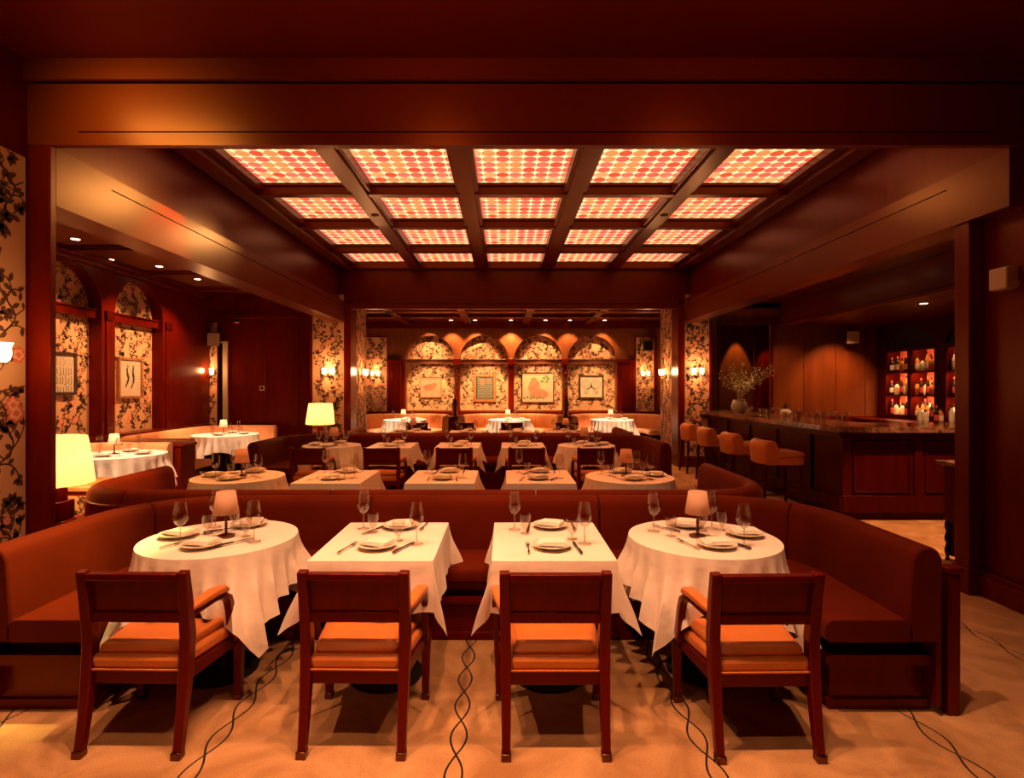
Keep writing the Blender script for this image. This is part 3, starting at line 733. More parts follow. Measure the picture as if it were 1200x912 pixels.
art(aB(2.47, 1.58), .70, .665, .045, 'frame_dark', 'black line drawing of a bow, black frame, rightmost back arch', p_bow)

# ================================================================ banquettes
def round_path(pts, rad, seg=8):
    """pts corners; rad per interior corner -> list of (x,y,nx,ny) with n to the left of travel"""
    out = []
    P2 = [Vector((p[0], p[1])) for p in pts]
    poly = [P2[0]]
    for i in range(1, len(P2)-1):
        a, c, d = P2[i-1], P2[i], P2[i+1]
        t1, t2 = (c-a).normalized(), (d-c).normalized(); r = rad if not isinstance(rad, (list, tuple)) else rad[i-1]
        ang = math.acos(max(-1, min(1, t1.dot(t2)))); L = r*math.tan(ang/2)
        p0, p1 = c-t1*L, c+t2*L
        n = Vector((-t1.y, t1.x)) * (1 if t1.x*t2.y-t1.y*t2.x > 0 else -1); cen = p0+n*r
        a0 = math.atan2(p0.y-cen.y, p0.x-cen.x); a1 = math.atan2(p1.y-cen.y, p1.x-cen.x)
        da = (a1-a0+PI) % (2*PI)-PI
        for k in range(seg+1): poly.append(cen+Vector((math.cos(a0+da*k/seg), math.sin(a0+da*k/seg)))*r)
    poly.append(P2[-1])
    # subdivide long straights
    fine = [poly[0]]
    for q in poly[1:]:
        d = (q-fine[-1]).length; n = max(1, int(d/.35)); s0 = fine[-1]
        for k in range(1, n+1): fine.append(s0.lerp(q, k/n))
    fine = [f for i, f in enumerate(fine) if i == 0 or (f-fine[i-1]).length > 1e-4]
    for i, p in enumerate(fine):
        T = (fine[min(i+1, len(fine)-1)]-fine[max(i-1, 0)]).normalized()
        out.append((p.x, p.y, -T.y, T.x))
    return out
def rr(n0, n1, z0, z1, r0=.03, r1=.03, seg=4):
    """rounded rect loop in (n,z); r0 radius bottom corners, r1 radius top corners"""
    pts = []
    for cx, cz, a0, r in ((n1-r0, z0+r0, -PI/2, r0), (n1-r1, z1-r1, 0, r1), (n0+r1, z1-r1, PI/2, r1), (n0+r0, z0+r0, PI, r0)):
        for k in range(seg+1): a = a0+PI/2*k/seg; pts.append((cx+r*math.cos(a), cz+r*math.sin(a)))
    return pts
def path_split(path, cuts):
    """split at arclength fractions"""
    L = [0]
    for a, c in zip(path[:-1], path[1:]): L.append(L[-1]+math.hypot(c[0]-a[0], c[1]-a[1]))
    def at(s):
        for i in range(len(path)-1):
            if L[i+1] >= s:
                t = (s-L[i])/(L[i+1]-L[i]); a, c = path[i], path[i+1]
                return tuple(a[k]+(c[k]-a[k])*t for k in range(4))
        return path[-1]
    cs = [0]+[c*L[-1] for c in cuts]+[L[-1]]; segs = []
    for c0, c1 in zip(cs[:-1], cs[1:]):
        g = .004
        s0, s1 = c0+(g if c0 > 0 else 0), c1-(g if c1 < L[-1] else 0)
        segs.append([at(s0)]+[p for p, l in zip(path, L) if s0 < l < s1]+[at(s1)])
    return segs
def path_trim(path, d):
    L = sum(math.hypot(c[0]-a[0], c[1]-a[1]) for a, c in zip(path[:-1], path[1:]))
    return path_split(path, [d/L, 1-d/L])[1]
def banquette(label, pts, rad, side, cuts, seat_d=.45, H=.83, mat='velvet', z=.48, posts=(), group=None, seat_mat=None):
    """side=+1: seat lies to the left of travel"""
    path = round_path(pts, rad)
    if side < 0: path = [(x, y, -nx, -ny) for x, y, nx, ny in path]
    e = empty('banquette', label, 'banquette', (pts[0][0], pts[0][1], 0), group=group)
    ox, oy = pts[0][0], pts[0][1]; path = [(x-ox, y-oy, a, c) for x, y, a, c in path]
    prof_b = [(-.075, z-.11), (.095, z-.11), (.09, z+.05), (.075, H-.07), (.055, H-.025), (.02, H-.002), (-.02, H), (-.055, H-.02), (-.075, H-.06)]
    for sg in path_split(path, cuts):
        b = MB(); b.sweep(sg, prof_b); b.build('backrest', mat, e, smooth=50, bevel=.012)
    for sg in path_split(path, cuts):
        b = MB(); b.sweep(sg, rr(.07, .07+seat_d, z-.11, z, .03, .045)); b.build('seat', seat_mat or mat, e, smooth=50, bevel=.025)
    tr = lambda d: path_trim(path, d)
    b = MB(); b.sweep(tr(.10), rr(-.075, -.01+seat_d, .04, .235, .004, .004, 1)); b.sweep(tr(.05), rr(-.08, .035+seat_d, .235, .285, .012, .012, 2)); b.sweep(tr(.13), rr(-.075, seat_d-.04, .28, z-.10, .004, .004, 1))
    b.sweep(tr(.085), rr(-.08, .005+seat_d, 0, .05, .004, .008, 2)); b.sweep(tr(.02), rr(-.085, -.06, .05, H-.10, .004, .006, 1))
    b.build('plinth', 'chair_wood', e, smooth=40)
    for (x, y, h) in posts:
        b = MB(); b.box(x-.03-ox, x+.03-ox, y-.03-oy, y+.03-oy, 0, h-.03); b.box(x-.037-ox, x+.037-ox, y-.037-oy, y+.037-oy, h-.03, h); b.build('post', 'chair_wood', e, bevel=.006)
    return e
# front booth (opens towards the camera)
banquette('long U-shaped rust velvet banquette behind the front row tables, open toward camera',
          [(-2.46, 2.66), (-2.46, 3.92), (2.03, 3.92), (2.03, 2.66)], [.6, .6], -1, [.16, .39, .635, .84], posts=[(2.185, 2.72, .72)], seat_d=.42)
banquette('long dark velvet banquette backing onto the front one, facing the second row tables',
          [(-3.28, 5.40), (-3.28, 4.14), (2.03, 4.14), (2.03, 5.60)], [.5, .5], 1, [.2, .4, .6, .8], seat_d=.42)
banquette('U-shaped dark red velvet banquette behind the third row tables',
          [(-3.46, 7.62), (-3.46, 9.02), (2.2, 9.02), (2.2, 7.55)], [.6, .6], -1, [.2, .4, .6, .8], seat_d=.42)
banquette('dark velvet banquette beyond the third row, facing the fourth row tables',
          [(-2.68, 10.5), (-2.68, 9.24), (2.13, 9.24), (2.13, 10.62)], [.5, .5], 1, [.25, .5, .75], seat_d=.42)
# back wall booths
for nm, x0, x1 in (('left', -3.75, -1.48), ('centre', -1.08, 1.42), ('right', 1.78, 4.12)):
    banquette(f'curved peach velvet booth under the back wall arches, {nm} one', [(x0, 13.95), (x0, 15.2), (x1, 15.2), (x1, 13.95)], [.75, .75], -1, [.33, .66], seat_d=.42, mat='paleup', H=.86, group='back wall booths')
# alcove booths
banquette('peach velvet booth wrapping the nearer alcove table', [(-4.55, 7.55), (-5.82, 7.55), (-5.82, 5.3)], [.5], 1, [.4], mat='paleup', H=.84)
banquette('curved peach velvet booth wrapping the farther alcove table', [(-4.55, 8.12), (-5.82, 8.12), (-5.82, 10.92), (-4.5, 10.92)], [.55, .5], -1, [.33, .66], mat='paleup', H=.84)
b = MB(); b.box(-5.9, -4.47, 7.66, 8.02, 0, .76); b.box(-5.93, -4.44, 7.65, 8.03, .76, .80)
tag(b.build('booth_divider', 'wall_wood', bevel=.006), 'boxed wood divider between the two alcove booths', 'divider')

# ================================================================ chairs
def make_chair():
    e = empty('dining_chair')
    for s in (-1, 1):
        b = MB(); b.bar([(s*.215, -.255, 0), (s*.215, -.225, .15), (s*.216, -.195, .34), (s*.218, -.185, .5), (s*.220, -.205, .66), (s*.222, -.228, .795)],
                        [.036, .04, .046, .048, .046, .044], [.036, .042, .055, .055, .048, .038]); l = b.build('leg', 'chair_wood', e, bevel=.005)
        b = MB(); b.box(s*.215-.021, s*.215+.021, -.277, -.234, 0, .032); b.build('foot_cap', 'bronze', l, bevel=.003)
        b = MB(); b.bar([(s*.248, .205, 0), (s*.250, .205, .2), (s*.255, .200, .36)], [.034, .042, .045], [.034, .042, .045]); l = b.build('leg', 'chair_wood', e, bevel=.005)
        b = MB(); b.box(s*.248-.02, s*.248+.02, .185, .225, 0, .03); b.build('foot_cap', 'bronze', l, bevel=.003)
        b = MB(); b.bar([(s*.222, -.2, .585), (s*.238, -.12, .596), (s*.252, -.03, .604), (s*.260, .025, .598), (s*.265, .065, .568), (s*.267, .085, .51), (s*.264, .11, .43), (s*.258, .15, .34)],
                        [.03, .03, .032, .034, .036, .036, .038, .04], [.03, .03, .032, .036, .044, .05, .055, .06]); a = b.build('arm', 'chair_wood', e, bevel=.008, smooth=60)
        b = MB()
        pts = [(s*.224, -.185, .615), (s*.238, -.12, .625), (s*.252, -.04, .634), (s*.260, .02, .630), (s*.264, .06, .612)]
        b.bar(pts, [.04, .05, .056, .056, .036], [.026, .034, .036, .034, .02]); b.build('arm_pad', 'seatfab', e, bevel=.012)
    b = MB(); b.bar([(-.2, -.226, .772), (.2, -.226, .772)], .030, .040, axis=(0, 0, 1)); b.build('top_rail', 'chair_wood', e, bevel=.004)
    b = MB(); b.bar([(-.2, -.196, .585), (.2, -.196, .585)], .045, .028, axis=(0, 0, 1)); b.build('lower_rail', 'chair_wood', e, bevel=.004)
    b = MB(); b.add([(-.2,-.215,.76),(.2,-.215,.76),(.2,-.198,.605),(-.2,-.198,.605),(-.2,-.203,.76),(.2,-.203,.76),(.2,-.186,.605),(-.2,-.186,.605)], [(0,1,2,3),(4,7,6,5),(0,4,5,1),(1,5,6,2),(2,6,7,3),(3,7,4,0)]); b.build('back_panel', 'chair_wood', e)
    b = MB(); b.add([(-.19,-.203,.76),(.19,-.203,.76),(.19,-.186,.6),(-.19,-.186,.6),(-.18,-.165,.75),(.18,-.165,.75),(.18,-.15,.61),(-.18,-.15,.61)], [(0,1,2,3),(4,7,6,5),(0,4,5,1),(1,5,6,2),(2,6,7,3),(3,7,4,0)]); b.build('backrest', 'seatfab', e, bevel=.015)
    def trap(b, y0, y1, w0, w1, z0, z1):
        b.add([(-w0,y0,z0),(w0,y0,z0),(w1,y1,z0),(-w1,y1,z0),(-w0,y0,z1),(w0,y0,z1),(w1,y1,z1),(-w1,y1,z1)], [(0,3,2,1),(4,5,6,7),(0,1,5,4),(1,2,6,5),(2,3,7,6),(3,0,4,7)])
    b = MB(); trap(b, -.205, .225, .212, .262, .29, .352); b.build('seat_frame', 'chair_wood', e, bevel=.005)
    b = MB(); trap(b, -.21, .235, .20, .268, .352, .415); s_ = b.build('seat', 'seatfab', e, bevel=.02); 
    b = MB(); trap(b, -.19, .22, .185, .245, .41, .455); b.build('seat_cushion', 'seatfab', e, bevel=.024)
    b = MB(); 
    b.bar([(-.198, -.211, .356), (.198, -.211, .356)], .008, .008, axis=(0, 0, 1)); b.build('piping', 'seatfab', s_, bevel=.002)
    return Proto(e)
CH = make_chair()
tabn = ['left round', 'left square', 'right square', 'right round']
for (x, y, rz, k) in ((-1.615, 2.645, -.02, 0), (-.654, 2.645, -.015, 1), (.223, 2.635, 0, 2), (1.13, 2.62, .015, 3)):
    CH.put((x, y, 0), rz, f'mahogany armchair with rust leather seat before the front row {tabn[k]} table', 'chair', 'front row armchairs')
pos5 = ['leftmost', 'second from left', 'middle', 'second from right', 'rightmost']
for k, (x, y) in enumerate(((-2.60, 7.54), (-1.62, 7.54), (-.66, 7.54), (.295, 7.54), (1.205, 7.54))):
    CH.put((x, y, 0), 0, f'{pos5[k]} mahogany armchair in the middle rank, back to camera, facing the third row', 'chair', 'third row armchairs')
for k, (x, y) in enumerate(((-1.95, 12.6), (-.92, 12.6), (.17, 12.6), (1.39, 12.6))):
    CH.put((x, y, 0), 0, f'{["leftmost","second from left","second from right","rightmost"][k]} small distant armchair seen above the fourth row tables', 'chair', 'far armchairs')

# ================================================================ tables + cloths
def make_table(rad=None, hx=.3, hy=.375):
    e = empty('dining_table')
    b = MB()
    if rad: b.lathe([(.0, .715), (rad, .715), (rad, .742), (0, .742)], n=40)
    else: b.box(-hx, hx, -hy, hy, .715, .742)
    b.build('tabletop', 'bar_wood', e)
    b = MB(); b.lathe([(.05, .03), (.035, .08), (.035, .65), (.06, .715)], n=16); b.build('pedestal', 'black', e, smooth=40)
    b = MB(); b.lathe([(0, 0), (.20, 0), (.20, .012), (.06, .035), (0, .035)], n=28); b.build('foot_plate', 'black', e, smooth=40)
    return Proto(e)
def cloth_mesh(per, L, fold, seed, z0=.75, inner=None):
    """per: list of (x,y,nx,ny,L,foldk) closed loop"""
    r = random.Random(seed); mb = MB(); n = len(per); rings = []
    for s_ in (0.0, .5, .93): rings.append([(p[0]*s_, p[1]*s_, z0) for p in per] if s_ else None)
    K = 9
    vs = [(0, 0, z0)]; fs = []
    base = [1+i for i in range(0)]
    def ring(pts):
        o = len(vs); vs.extend(pts); return o
    o1 = ring(rings[1]); 
    for k in range(n): fs.append((0, o1+k, o1+(k+1) % n))
    o2 = ring(rings[2])
    for k in range(n): fs.append((o1+k, o2+k, o2+(k+1) % n, o1+(k+1) % n))
    prev = o2
    levels = [('e', .004, 0), ('e', .010, .006)]
    o = ring([(p[0]+p[2]*.004, p[1]+p[3]*.004, z0-.001) for p in per])
    for k in range(n): fs.append((prev+k, o+k, o+(k+1) % n, prev+(k+1) % n))
    prev = o
    for j in range(1, K+1):
        pts = []
        for p in per:
            x, y, nx, ny, Lh, fk = p; t = j/K; h = Lh*t; 
            out = .008+h*fk*(.15+.85*math.sin(min(1, t*1.3)*PI/2))
            drop = math.sqrt(max(h*h-(out-.01)**2, (h*.55)**2))
            pts.append((x+nx*out, y+ny*out, z0-.004-drop))
        o = ring(pts)
        for k in range(n): fs.append((prev+k, o+k, o+(k+1) % n, prev+(k+1) % n))
        prev = o
    mb.add(vs, fs)
    return mb
def square_per(hx, hy, ov, seed):
    r = random.Random(seed); per = []; ph = [r.random()*6 for _ in range(4)]
    corners = [(hx, -hy), (hx, hy), (-hx, hy), (-hx, -hy)]
    tips = [r.uniform(.26, .40) for _ in range(4)]
    for ci in range(4):
        a0 = -PI/2+ci*PI/2  # fan from normal angle a0 to a0+90
        cx, cy_ = corners[ci]
        for k in range(13):
            f = k/12; a = a0+f*PI/2; Lh = ov/max(math.cos(f*PI/2), math.sin(f*PI/2))
            # the corner flap: narrow ridge at 45 deg, tucked sides
            ridge = math.exp(-((f-.5)/.16)**2)
            dirx, diry = math.cos(a0+PI/4), math.sin(a0+PI/4)
            nx, ny = math.cos(a), math.sin(a)
            per.append((cx, cy_, nx*.35+dirx*.65, ny*.35+diry*.65, Lh, .05+tips[ci]*ridge))
        nx_, ny_ = corners[(ci+1) % 4]; nrm = (math.cos(a0+PI/2), math.sin(a0+PI/2))
        m = 14
        for k in range(1, m):
            f = k/m; w_ = .03+.05*math.sin(f*PI*3+ph[ci])+.04*math.sin(f*PI*7+ph[ci])
            edge = min(f, 1-f); 
            per.append((cx+(nx_-cx)*f, cy_+(ny_-cy_)*f, nrm[0], nrm[1], ov*(1+.02*math.sin(f*9+ph[ci])), max(.01, w_*min(1, edge*6)+.02)))
    return per
def round_per(rad, half, seed, rot=0):
    r = random.Random(seed); per = []; n = 144; p1, p2, p3 = (r.random()*6 for _ in range(3))
    nf = r.choice((13, 14, 15))
    for k in range(n):
        a = 2*PI*k/n; ar = a-rot
        Rb = half/max(abs(math.cos(ar)), abs(math.sin(ar))); Lh = Rb-rad
        corner = max(0, (Rb/half-1)/.414)
        wv = math.cos(nf*a+p1+.9*math.sin(2*a+p2)); wv = (1-abs(wv))*1.6-.7+.35*math.cos(5*a+p3)
        per.append((rad*math.cos(a), rad*math.sin(a), math.cos(a), math.sin(a), Lh, max(.0, .11+.27*wv*(1-.4*corner)+.10*corner)))
    return per
prT = {'sq': make_table(), 'rd': make_table(.395), 'big': make_table(.53)}
protoC = {}
for i in range(3):
    protoC[('sq', i)] = Proto(cloth_mesh(square_per(.303, .378, .245, 5+i), 0, 0, 0).build('tablecloth', 'cloth', smooth=75))
    protoC[('rd', i)] = Proto(cloth_mesh(round_per(.405, .645, 15+i), 0, 0, 0).build('tablecloth', 'cloth', smooth=75))
    protoC[('big', i)] = Proto(cloth_mesh(round_per(.54, .80, 25+i, .3*i), 0, 0, 0).build('tablecloth', 'cloth', smooth=75))

# ---- tableware prototypes
def mk_plate():
    b = MB(); b.lathe([(0, .004), (.055, .003), (.058, 0), (.062, .004), (.085, .012), (.103, .019), (.105, .021), (.102, .0225), (.086, .016), (.066, .010), (0, .009)], n=32)
    return Proto(b.build('dinner_plate', 'china', smooth=60))
def mk_napkin():
    b = MB()
    for i, (w_, d_, ox, rz) in enumerate(((.145, .105, 0, 0), (.138, .10, .004, .05), (.12, .094, .012, .09))):
        nx_ = 8; vs = []
        for top in (0, 1):
            for k in range(nx_+1):
                for sy in (-1, 1):
                    x = (k/nx_-.5)*w_+ox; y = sy*d_/2; z = i*.006+top*.0065+.003*math.cos((k/nx_-.5)*2.4)
                    b_ = (x*math.cos(rz)-y*math.sin(rz), x*math.sin(rz)+y*math.cos(rz), z); vs.append(b_)
        o = (nx_+1)*2; fs = []
        for k in range(nx_):
            q = k*2; fs += [(q, q+1, q+3, q+2), (o+q, o+q+2, o+q+3, o+q+1), (q, q+2, o+q+2, o+q), (q+1, o+q+1, o+q+3, q+3)]
        fs += [(0, o, o+1, 1), (nx_*2, nx_*2+1, o+nx_*2+1, o+nx_*2)]
        b.add(vs, fs)
    return Proto(b.build('folded_napkin', 'napkin', smooth=50))
def mk_wine():
    b = MB(); b.lathe([(.036, 0), (.036, .002), (.012, .006), (.0042, .014), (.0038, .085), (.006, .092), (.022, .104), (.036, .125), (.040, .142), (.038, .165), (.031, .205), (.0295, .223)], n=24, cap=False)
    return Proto(b.build('wine_glass', 'glass', smooth=60))
def mk_tumbler():
    b = MB(); b.lathe([(.028, 0), (.028, .002), (.008, .006), (.006, .022), (.010, .030), (.024, .05), (.032, .085), (.0345, .112)], n=22, cap=False)
    return Proto(b.build('water_glass', 'glass', smooth=60))
def mk_fork():
    b = MB(); b.bar([(0, -.095, .004), (0, -.02, .006), (0, .03, .007)], [.012, .006, .007], [.003, .003, .003]); b.bar([(0, .03, .007), (0, .045, .005), (0, .06, .006)], [.008, .020, .021], .002)
    for k in range(4): x = -.0085+k*.0057; b.bar([(x, .058, .006), (x, .08, .007), (x, .1, .010)], [.0028, .0026, .0018], .0018)
    return Proto(b.build('fork', 'steel', smooth=40))
def mk_knife():
    e = empty('knife')
    b = MB(); b.bar([(0, -.1, .006), (0, -.05, .007), (0, .0, .006)], [.013, .012, .010], [.009, .010, .008]); b.build('handle', 'handle', e, bevel=.002)
    b = MB(); b.bar([(0, 0, .006), (.001, .06, .005), (.003, .1, .004), (.005, .115, .004)], [.012, .017, .014, .004], .0018); b.build('blade', 'steel', e)
    return Proto(e)
def mk_lamp(shade, em=False):
    e = empty('table_lamp')
    b = MB(); b.lathe([(0, 0), (.045, 0), (.046, .006), (.03, .012), (.012, .018), (0, .02)], n=24); b.build('base', 'bronze', e, smooth=50)
    prof = [(.006, .015)]
    for k in range(7): z = .025+k*.014; prof += [(.006, z), (.0105, z+.005), (.006, z+.010)]
    prof += [(.005, .16)]
    b = MB(); b.lathe(prof, n=14); b.build('stem', 'bronze', e, smooth=50)
    b = MB(); b.lathe([(.069, .128), (.050, .252)], n=32, cap=False); b.build('lamp_shade', shade, e, smooth=60, solid=.0015)
    return Proto(e)
PL, NP, WG, TG, FK, KN = mk_plate(), mk_napkin(), mk_wine(), mk_tumbler(), mk_fork(), mk_knife()
LP, LPF = mk_lamp('shade'), mk_lamp('shade_far')
SQ = dict(plates=[(-.015, -.17, 'near'), (.03, .24, 'far')], wine=[(-.18, .20, 'left'), (.185, -.12, 'right')], tumb=[(-.105, .12, 'left'), (.075, -.05, 'right')],
          fork=[(-.165, -.19, -.25, 'near'), (.17, .25, PI-.1, 'far')], knife=[(.125, -.19, -.35, 'near'), (-.10, .18, PI-.5, 'far')], lamp=None)
SQ2 = dict(plates=[(.005, -.17, 'near'), (.03, .25, 'far')], wine=[(-.185, .18, 'left'), (.185, -.11, 'right')], tumb=[(-.125, .10, 'left'), (.13, -.02, 'right')],
           fork=[(-.12, -.19, 0, 'near'), (.17, .25, PI, 'far')], knife=[(.135, -.19, .1, 'near'), (-.10, .22, PI-.1, 'far')], lamp=None)
RD = dict(plates=[(0, -.2, 'near'), (-.02, .23, 'far'), (.245, .02, 'right')], wine=[(-.25, .10, 'left'), (.11, .16, 'far'), (.15, -.19, 'right')], tumb=[(-.18, 0, 'left'), (.04, .12, 'far'), (.16, .13, 'right')],
          fork=[(-.14, -.17, .3, 'near')], knife=[(.12, -.17, .35, 'near'), (-.16, .16, .6, 'left')], lamp=(-.03, .0))
RD1 = dict(plates=[(0, -.2, 'near'), (-.235, .0, 'left'), (.05, .24, 'far')], wine=[(-.14, -.15, 'left'), (-.13, .19, 'far'), (.24, -.12, 'right')], tumb=[(-.1, .05, 'left'), (-.02, .20, 'far'), (.145, -.01, 'right')],
           fork=[(-.15, -.16, -.5, 'near')], knife=[(.14, -.14, -.6, 'near'), (-.05, .12, -.9, 'left')], lamp=(.03, .0))
counter = [0]
def lay(kind, x, y, S, row, nm, scale=1.0, detail=True, far=False):
    """row e.g. 'front row'; nm e.g. 'left round'"""
    i = counter[0] % 3; counter[0] += 1
    T = f'the {row} {nm} table'; z = .7555
    prT[kind].put((x, y, 0), 0, f'cloth covered pedestal base of {T}', 'table', f'{row} tables')
    protoC[(kind, i)].put((x, y, 0), 0, f'ivory linen tablecloth draped over {T}', 'tablecloth', f'{row} tablecloths')
    for (dx, dy, w_) in S['plates']:
        px, py = x+dx*scale, y+dy*scale; rz = R.uniform(-.5, .5)
        PL.put((px, py, z), 0, f'cream rimmed plate on the {w_} side of {T}', 'plate', f'{row} plates')
        NP.put((px, py, z+.0175), rz, f'folded ivory napkin on the {w_} plate of {T}', 'napkin', f'{row} napkins')
    for (dx, dy, w_) in S['wine']:
        WG.put((x+dx*scale, y+dy*scale, z), 0, f'tall empty stemmed wine glass, the {w_} one on {T}', 'wine glass', f'{row} wine glasses')
    for (dx, dy, w_) in S['tumb']:
        TG.put((x+dx*scale, y+dy*scale, z), 0, f'short footed water glass, the {w_} one on {T}', 'water glass', f'{row} water glasses')
    if detail:
        for (dx, dy, rz, w_) in S['fork']: FK.put((x+dx*scale, y+dy*scale, z), rz, f'steel fork beside the {w_} plate on {T}', 'fork', f'{row} forks')
        for (dx, dy, rz, w_) in S['knife']: KN.put((x+dx*scale, y+dy*scale, z), rz, f'dark handled knife beside the {w_} plate on {T}', 'knife', f'{row} knives')
    if S['lamp']:
        (LPF if far else LP).put((x+S['lamp'][0]*scale, y+S['lamp'][1]*scale, z), 0, f'small lamp with ivory cone shade on {T}', 'table lamp', 'small table lamps')
lay('rd', -1.60, 3.13, RD1, 'front row', 'left round')
lay('sq', -.654, 3.085, SQ, 'front row', 'left square')
lay('sq', .245, 3.085, SQ2, 'front row', 'right square')
lay('rd', 1.12, 3.13, RD, 'front row', 'right round')
for nm, k, x, S in (('left round', 'rd', -2.51, RD1), ('left square', 'sq', -1.57, SQ), ('middle square', 'sq', -.57, SQ2), ('right square', 'sq', .325, SQ), ('right round', 'rd', 1.18, RD)):
    lay(k, x, 5.24, S, 'second row', nm)
for nm, k, x, S in (('left round', 'rd', -2.5, RD1), ('left square', 'sq', -1.61, SQ), ('middle square', 'sq', -.66, SQ2), ('right square', 'sq', .27, SQ), ('right round', 'rd', 1.19, RD)):
    lay(k, x, 8.04, S, 'third row', nm)
for nm, k, x, S in (('left round', 'rd', -1.74, RD1), ('left square', 'sq', -.72, SQ), ('right square', 'sq', .22, SQ2), ('right round', 'rd', 1.18, RD)):
    lay(k, x, 10.40, S, 'fourth row', nm, detail=False)
for nm, x in (('left', -2.55), ('centre', .13), ('right', 2.77)):
    lay('big', x, 14.25, RD, 'back wall', nm, 1.3, False, True)
lay('big', -4.85, 6.95, RD, 'alcove', 'nearer', 1.25, False, True)
lay('big', -4.95, 9.85, RD, 'alcove', 'farther', 1.25, False, True)

# ================================================================ bar
bar = empty('bar_counter', 'long dark wood bar counter with veined marble top at the right', 'bar counter', (0, 0, 0))
b = MB(); b.box(4.02, 4.6, 7.2, 10.95, .1, 1.06); b.box(4.02, 7.1, 6.62, 7.25, .1, 1.06); b.box(4.06, 4.56, 7.2, 10.9, 0, .1); b.box(4.06, 7.05, 6.66, 7.2, 0, .1); b.build('body', 'bar_wood', bar)
b = MB()
for x in (4.02, 4.88, 5.72, 6.5): b.box(x, x+.10, 6.595, 6.62, .1, 1.06)
b.box(4.02, 7.1, 6.59, 6.62, .1, .30); b.box(4.02, 7.1, 6.59, 6.62, .98, 1.06)
for y in (7.3, 8.2, 9.1, 10.0, 10.85): b.box(3.995, 4.02, y-.05, y+.05, .1, 1.06)
b.box(3.99, 4.02, 6.6, 10.95, .1, .28); b.box(3.99, 4.02, 6.6, 10.95, .98, 1.06)
for x0, x1 in ((4.14, 4.86), (5.0, 5.70), (5.84, 6.48)):
    for a in (0, 1): b.box(x0+.02, x1-.02, 6.604, 6.62, (.33, .93)[a], (.35, .95)[a]); 
    b.box(x0+.02, x0+.04, 6.604, 6.62, .33, .95); b.box(x1-.04, x1-.02, 6.604, 6.62, .33, .95)
b.build('panelling', 'bar_wood', bar, bevel=.004)
b = MB()
outl = []
def arcp(cx, cy_, r, a0, a1, n=8): return [(cx+r*math.cos(a0+(a1-a0)*k/n), cy_+r*math.sin(a0+(a1-a0)*k/n)) for k in range(n+1)]
outl += arcp(4.2, 6.80, .33, PI, 1.5*PI) + [(7.2, 6.47), (7.2, 7.35), (4.72, 7.35), (4.72, 11.05), (3.87, 11.05)]
n = len(outl); vs = [(x, y, 1.06) for x, y in outl]+[(x, y, 1.125) for x, y in outl]
tri = tessellate_polygon([[Vector((x, y, 0)) for x, y in outl]])
b.add(vs, [tuple(t) for t in tri]+[tuple(i+n for i in t) for t in tri]+[(k, (k+1) % n, (k+1) % n+n, k+n) for k in range(n)])
b.build('countertop', 'marble', bar)
bb = empty('back_bar_cabinet', 'dark wood counter under the bottle niches behind the bar', 'cabinet', (0, 0, 0))
b = MB(); b.box(7.1, 7.57, 7.5, 11.2, 0, .93); b.build('body', 'bar_wood', bb)
b = MB(); b.box(7.05, 7.59, 7.45, 11.25, .93, .97); b.build('top', 'chair_wood', bb, bevel=.005)

# back bar shelving: one unit per niche
def bottle_proto(kind, glass, lab):
    prof = {'tall': [(.0, 0), (.036, 0), (.038, .01), (.038, .18), (.03, .205), (.015, .235), (.0135, .30), (.0135, .302)],
            'squat': [(.0, 0), (.05, 0), (.052, .012), (.052, .13), (.04, .165), (.018, .185), (.016, .225)],
            'wide': [(.0, 0), (.042, 0), (.044, .01), (.046, .16), (.035, .19), (.014, .21), (.014, .26)]}[kind]
    b = MB(); b.lathe(prof, n=12, mi=0, cap=False)
    r_ = prof[3][0]; top = prof[-1]
    b.lathe([(r_+.001, prof[3][1]*.25), (r_+.001, prof[3][1]*.8)], n=12, mi=1, cap=False)
    b.lathe([(top[0]+.002, top[1]-.035), (top[0]+.002, top[1]+.006), (0, top[1]+.006)], n=12, mi=2, cap=False)
    return Proto(b.build('liquor_bottle', [glass, lab, 'handle' if glass != 'b_dark' else 'b_red'], smooth=50))
BT = [bottle_proto('tall', 'b_amber', 'b_label'), bottle_proto('squat', 'b_clear', 'b_label'), bottle_proto('wide', 'b_dark', 'b_label'),
      bottle_proto('tall', 'b_clear', 'b_label'), bottle_proto('squat', 'b_amber', 'b_red'), bottle_proto('wide', 'b_amber', 'b_label'), bottle_proto('tall', 'b_dark', 'b_red')]
kinds = ['tall amber', 'squat pale', 'broad dark', 'tall pale', 'squat amber', 'broad amber', 'slim dark']
nn = ['far', 'nearer', 'nearest']
